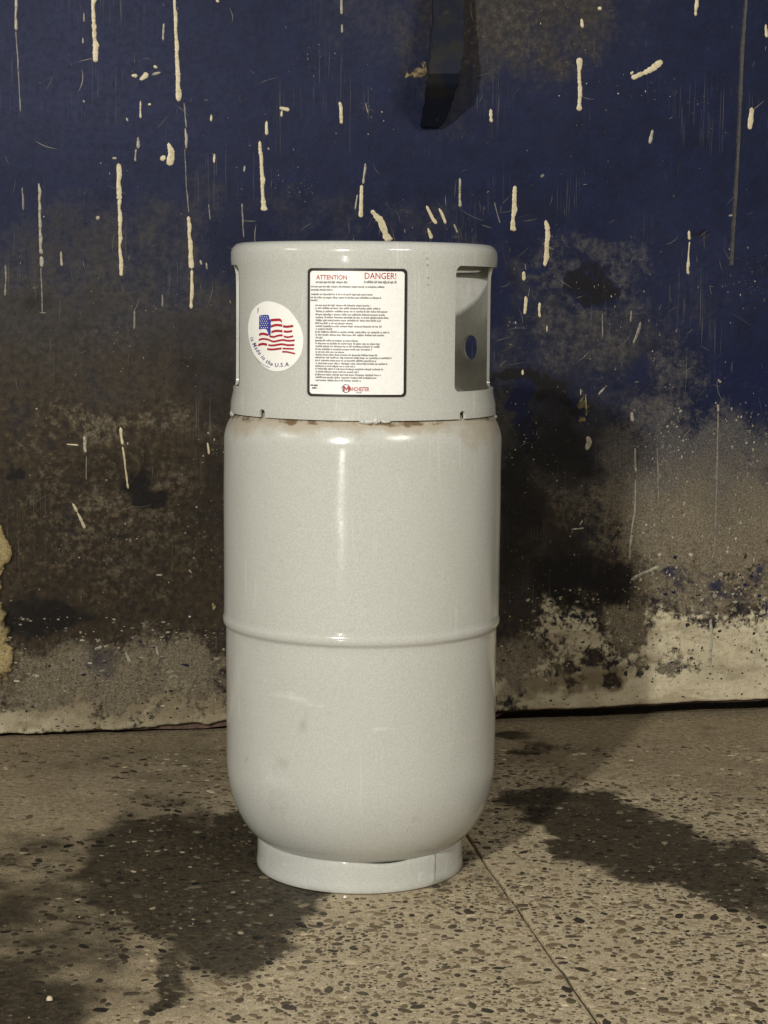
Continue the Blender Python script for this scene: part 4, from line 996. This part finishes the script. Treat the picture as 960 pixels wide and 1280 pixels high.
slab(-1); slab(1)
# packed dirt at the bottom of the joint; it fills the joint towards the viewer
vv = []; ff = []; n = 160
for i in range(n + 1):
    t = -3.0 + 5.6 * i / n; p = J0 + jd * t
    tt = np.linalg.norm(on_floor(695, 1200) - J0)
    fill = -0.0075 + 0.0052 * float(sstep(tt - .02, tt + .02, np.array(t))) * (0.6 + 0.5 * float(vnoise(np.array([t * 40.0]), np.array([1.5]), 6)[0])) - 0.002 * float(sstep(tt + .05, tt + .07, np.array(t)))
    for u in (-0.006, 0.006):
        q = p + jn * u; vv.append((q[0], q[1], fill))
for i in range(n): ff.append((i * 2, i * 2 + 1, i * 2 + 3, i * 2 + 2))
link('joint_dirt', from_py(vv, ff), plain_mat('joint_dirt', (0.07, 0.053, 0.034), 0.95, 0.3, 200, 0.5), floor)

# pebbles of the aggregate, ground almost flush
def stone_mat(name, use_obj):
    M = Mat(name, 0.55, 0.4)
    if use_obj:
        oi = M.n('ShaderNodeObjectInfo'); base = oi.outputs['Color']
    else:
        a = M.n('ShaderNodeAttribute', attribute_name='tone'); base = a.outputs['Color']
    k = M.noise(260, 5, 0.65)
    c = M.mix(0.6, base, M.mix(M.step(k, 0.3, 0.7), (0.25, 0.25, 0.25), (0.75, 0.75, 0.75)), 'OVERLAY')
    M.color(c); M.bump(k, 0.3, 0.001); return M.m
M_stone = stone_mat('aggregate_stone', False); M_peb = stone_mat('pebble_stone', True)
def pebble_shape(rnd, n=8):
    ph = [2 * math.pi * (k + rnd.uniform(-.3, .3)) / n for k in range(n)]
    ra = [rnd.uniform(0.72, 1.12) for _ in range(n)]
    v = [(math.cos(p) * r, math.sin(p) * r, -0.35) for p, r in zip(ph, ra)]
    v += [(math.cos(p) * r * 0.86, math.sin(p) * r * 0.86, 0.55) for p, r in zip(ph, ra)]
    v += [(math.cos(p) * r * 0.45, math.sin(p) * r * 0.45, 0.92 + rnd.uniform(-.1, .1)) for p, r in zip(ph, ra)]
    v.append((0, 0, 1.0))
    f = []
    for k in range(n):
        j = (k + 1) % n
        f += [(k, j, n + j, n + k), (n + k, n + j, 2 * n + j, 2 * n + k), (2 * n + k, 2 * n + j, 3 * n)]
    return v, f
rnd = random.Random(12)
shapes = [pebble_shape(rnd) for _ in range(14)]
shape_me = []
for v, f in shapes: shape_me.append(from_py(v, f, True))
for q in shape_me: q.materials.append(M_peb)
cell = 0.0085; occ = {}
cands = []
for _ in range(60000):
    px = rnd.uniform(-30, 990); py = rnd.uniform(930, 1300)
    p = on_floor(px, py)
    cands.append(p)
cands = np.array(cands)
# sample evenly over the ground rather than over the picture
keep = np.random.RandomState(3).rand(len(cands)) < np.clip((np.linalg.norm(cands - CAM, axis=1) / 2.75)**3, 0, 1)
cands = cands[keep]
st, ex, du = floor_masks(cands)
stones = []
for i, p in enumerate(cands):
    if math.hypot(p[0], p[1]) < 0.1225 and math.hypot(p[0], p[1]) > 0.105: continue
    if abs(float(np.dot(p - J0, jn))) < 0.0055: continue
    if np.dot(p - W0, WN) < 0.03: continue
    if rnd.random() > ex[i] * 0.80 + 0.02 * (1 - du[i]): continue
    s = rnd.choice([1.5, 1.9, 2.3, 2.8, 3.3, 4.0, 5.4]) * 0.001 * rnd.uniform(0.85, 1.2)
    cx_, cy_ = int(p[0] / cell), int(p[1] / cell); ok = True
    for a in (-1, 0, 1):
        for b in (-1, 0, 1):
            for (q, s2) in occ.get((cx_ + a, cy_ + b), ()):
                if math.hypot(p[0] - q[0], p[1] - q[1]) < (s + s2) * 1.02: ok = False
    if not ok: continue
    occ.setdefault((cx_, cy_), []).append((p, s))
    u = rnd.random(); sh = st[i]
    if u < 0.46: c = np.array([0.036, 0.029, 0.020]) * rnd.uniform(0.4, 1.5)
    elif u < 0.86: c = np.array([0.15, 0.112, 0.066]) * rnd.uniform(0.7, 1.3)
    else: c = np.array([0.47, 0.39, 0.26]) * rnd.uniform(0.7, 1.15)
    if sh > 0.45: c = c * (0.30 if u < 0.965 else 0.62)
    c = c + (np.array([0.20, 0.155, 0.09]) * (0.30 if sh > 0.45 else 1.0) - c) * rnd.uniform(0.0, 0.45)
    stones.append((p, s, rnd.uniform(0, math.pi), rnd.uniform(1.0, 1.9), c, rnd.randrange(14), rnd.uniform(0.10, 0.20)))
stones.sort(key=lambda q: -q[1] * math.sqrt(q[3]) / np.linalg.norm(q[0] - CAM) * (1 if -5 < project(q[0])[0] < 965 and project(q[0])[1] < 1285 else 0))
print('stones', len(stones))
zr = relief(np.array([q[0][0] for q in stones]), np.array([q[0][1] for q in stones]))
for i, (p, s, rot, el, c, k, hz) in enumerate(stones[:300]):
    o = link('pebble', shape_me[k], None, floor)
    o.location = (p[0], p[1], zr[i]); o.rotation_euler = (0, 0, rot); o.scale = (s * el, s, s * hz * 1.4)
    o.color = (*c, 1)
vv = []; ff = []; tone = []
for i, (p, s, rot, el, c, k, hz) in enumerate(stones[300:]):
    v, f = shapes[k]; b = len(vv); cr, sr = math.cos(rot), math.sin(rot)
    for (x, y, zz) in v:
        x *= s * el; y *= s
        vv.append((p[0] + x * cr - y * sr, p[1] + x * sr + y * cr, zr[300 + i] + zz * s * hz * 1.4)); tone.append(c)
    ff += [tuple(j + b for j in t) for t in f]
me = from_py(vv, ff, True); set_attr(me, 'tone', np.array(tone))
tag(link('aggregate', me, M_stone, floor), kind='stuff')
# bits of grit by the ring
for (px, py, s, c) in ((431, 1121, .0022, (0.75, 0.75, 0.7)), (62, 1248, .0035, (0.5, 0.42, 0.3))):
    p = on_floor(px, py); o = link('pebble', shape_me[0], None, floor); o.location = (p[0], p[1] - .002, 0.0004); o.scale = (s, s, s * .8); o.color = (*c, 1)

# loose grit and crumbs on the slabs, thickest along the wall
gr_ = random.Random(5); gv = []; gf = []; gt = []
for q in range(1500):
    if q < 650: p = W0 + WDIR * gr_.uniform(-0.62, 0.66) + WN * abs(gr_.gauss(0.012, 0.035))
    else: p = on_floor(gr_.uniform(-20, 980), gr_.uniform(905, 1290))
    if math.hypot(p[0], p[1]) < 0.124 or abs(float(np.dot(p - J0, jn))) < 0.004: continue
    r = (0.35 + 1.5 * gr_.random()**3) * 0.001; b = len(gv); z0 = float(relief(np.array([p[0]]), np.array([p[1]]))[0])
    c = gr_.choice([np.array([.30, .235, .135]), np.array([.20, .15, .085]), np.array([.05, .038, .024]), np.array([.42, .36, .25])]) * 0.9 * gr_.uniform(.5, 1.1)
    ax = gr_.uniform(0, 6.28)
    for (u, vv_, zz) in ((1, 0, 0.1), (0.1, .8, 0.05), (-.9, .1, 0.1), (0, -.85, 0.05), (.1, .05, .9), (0, 0, -.5)):
        u *= r * gr_.uniform(.7, 1.3); vv_ *= r * gr_.uniform(.7, 1.3)
        gv.append((p[0] + u * math.cos(ax) - vv_ * math.sin(ax), p[1] + u * math.sin(ax) + vv_ * math.cos(ax), z0 + zz * r)); gt.append(c)
    for k in range(4): gf += [(b + k, b + (k + 1) % 4, b + 4), (b + (k + 1) % 4, b + k, b + 5)]
me = from_py(gv, gf, False); set_attr(me, 'tone', np.array(gt)); tag(link('grit', me, M_stone, floor), kind='stuff')
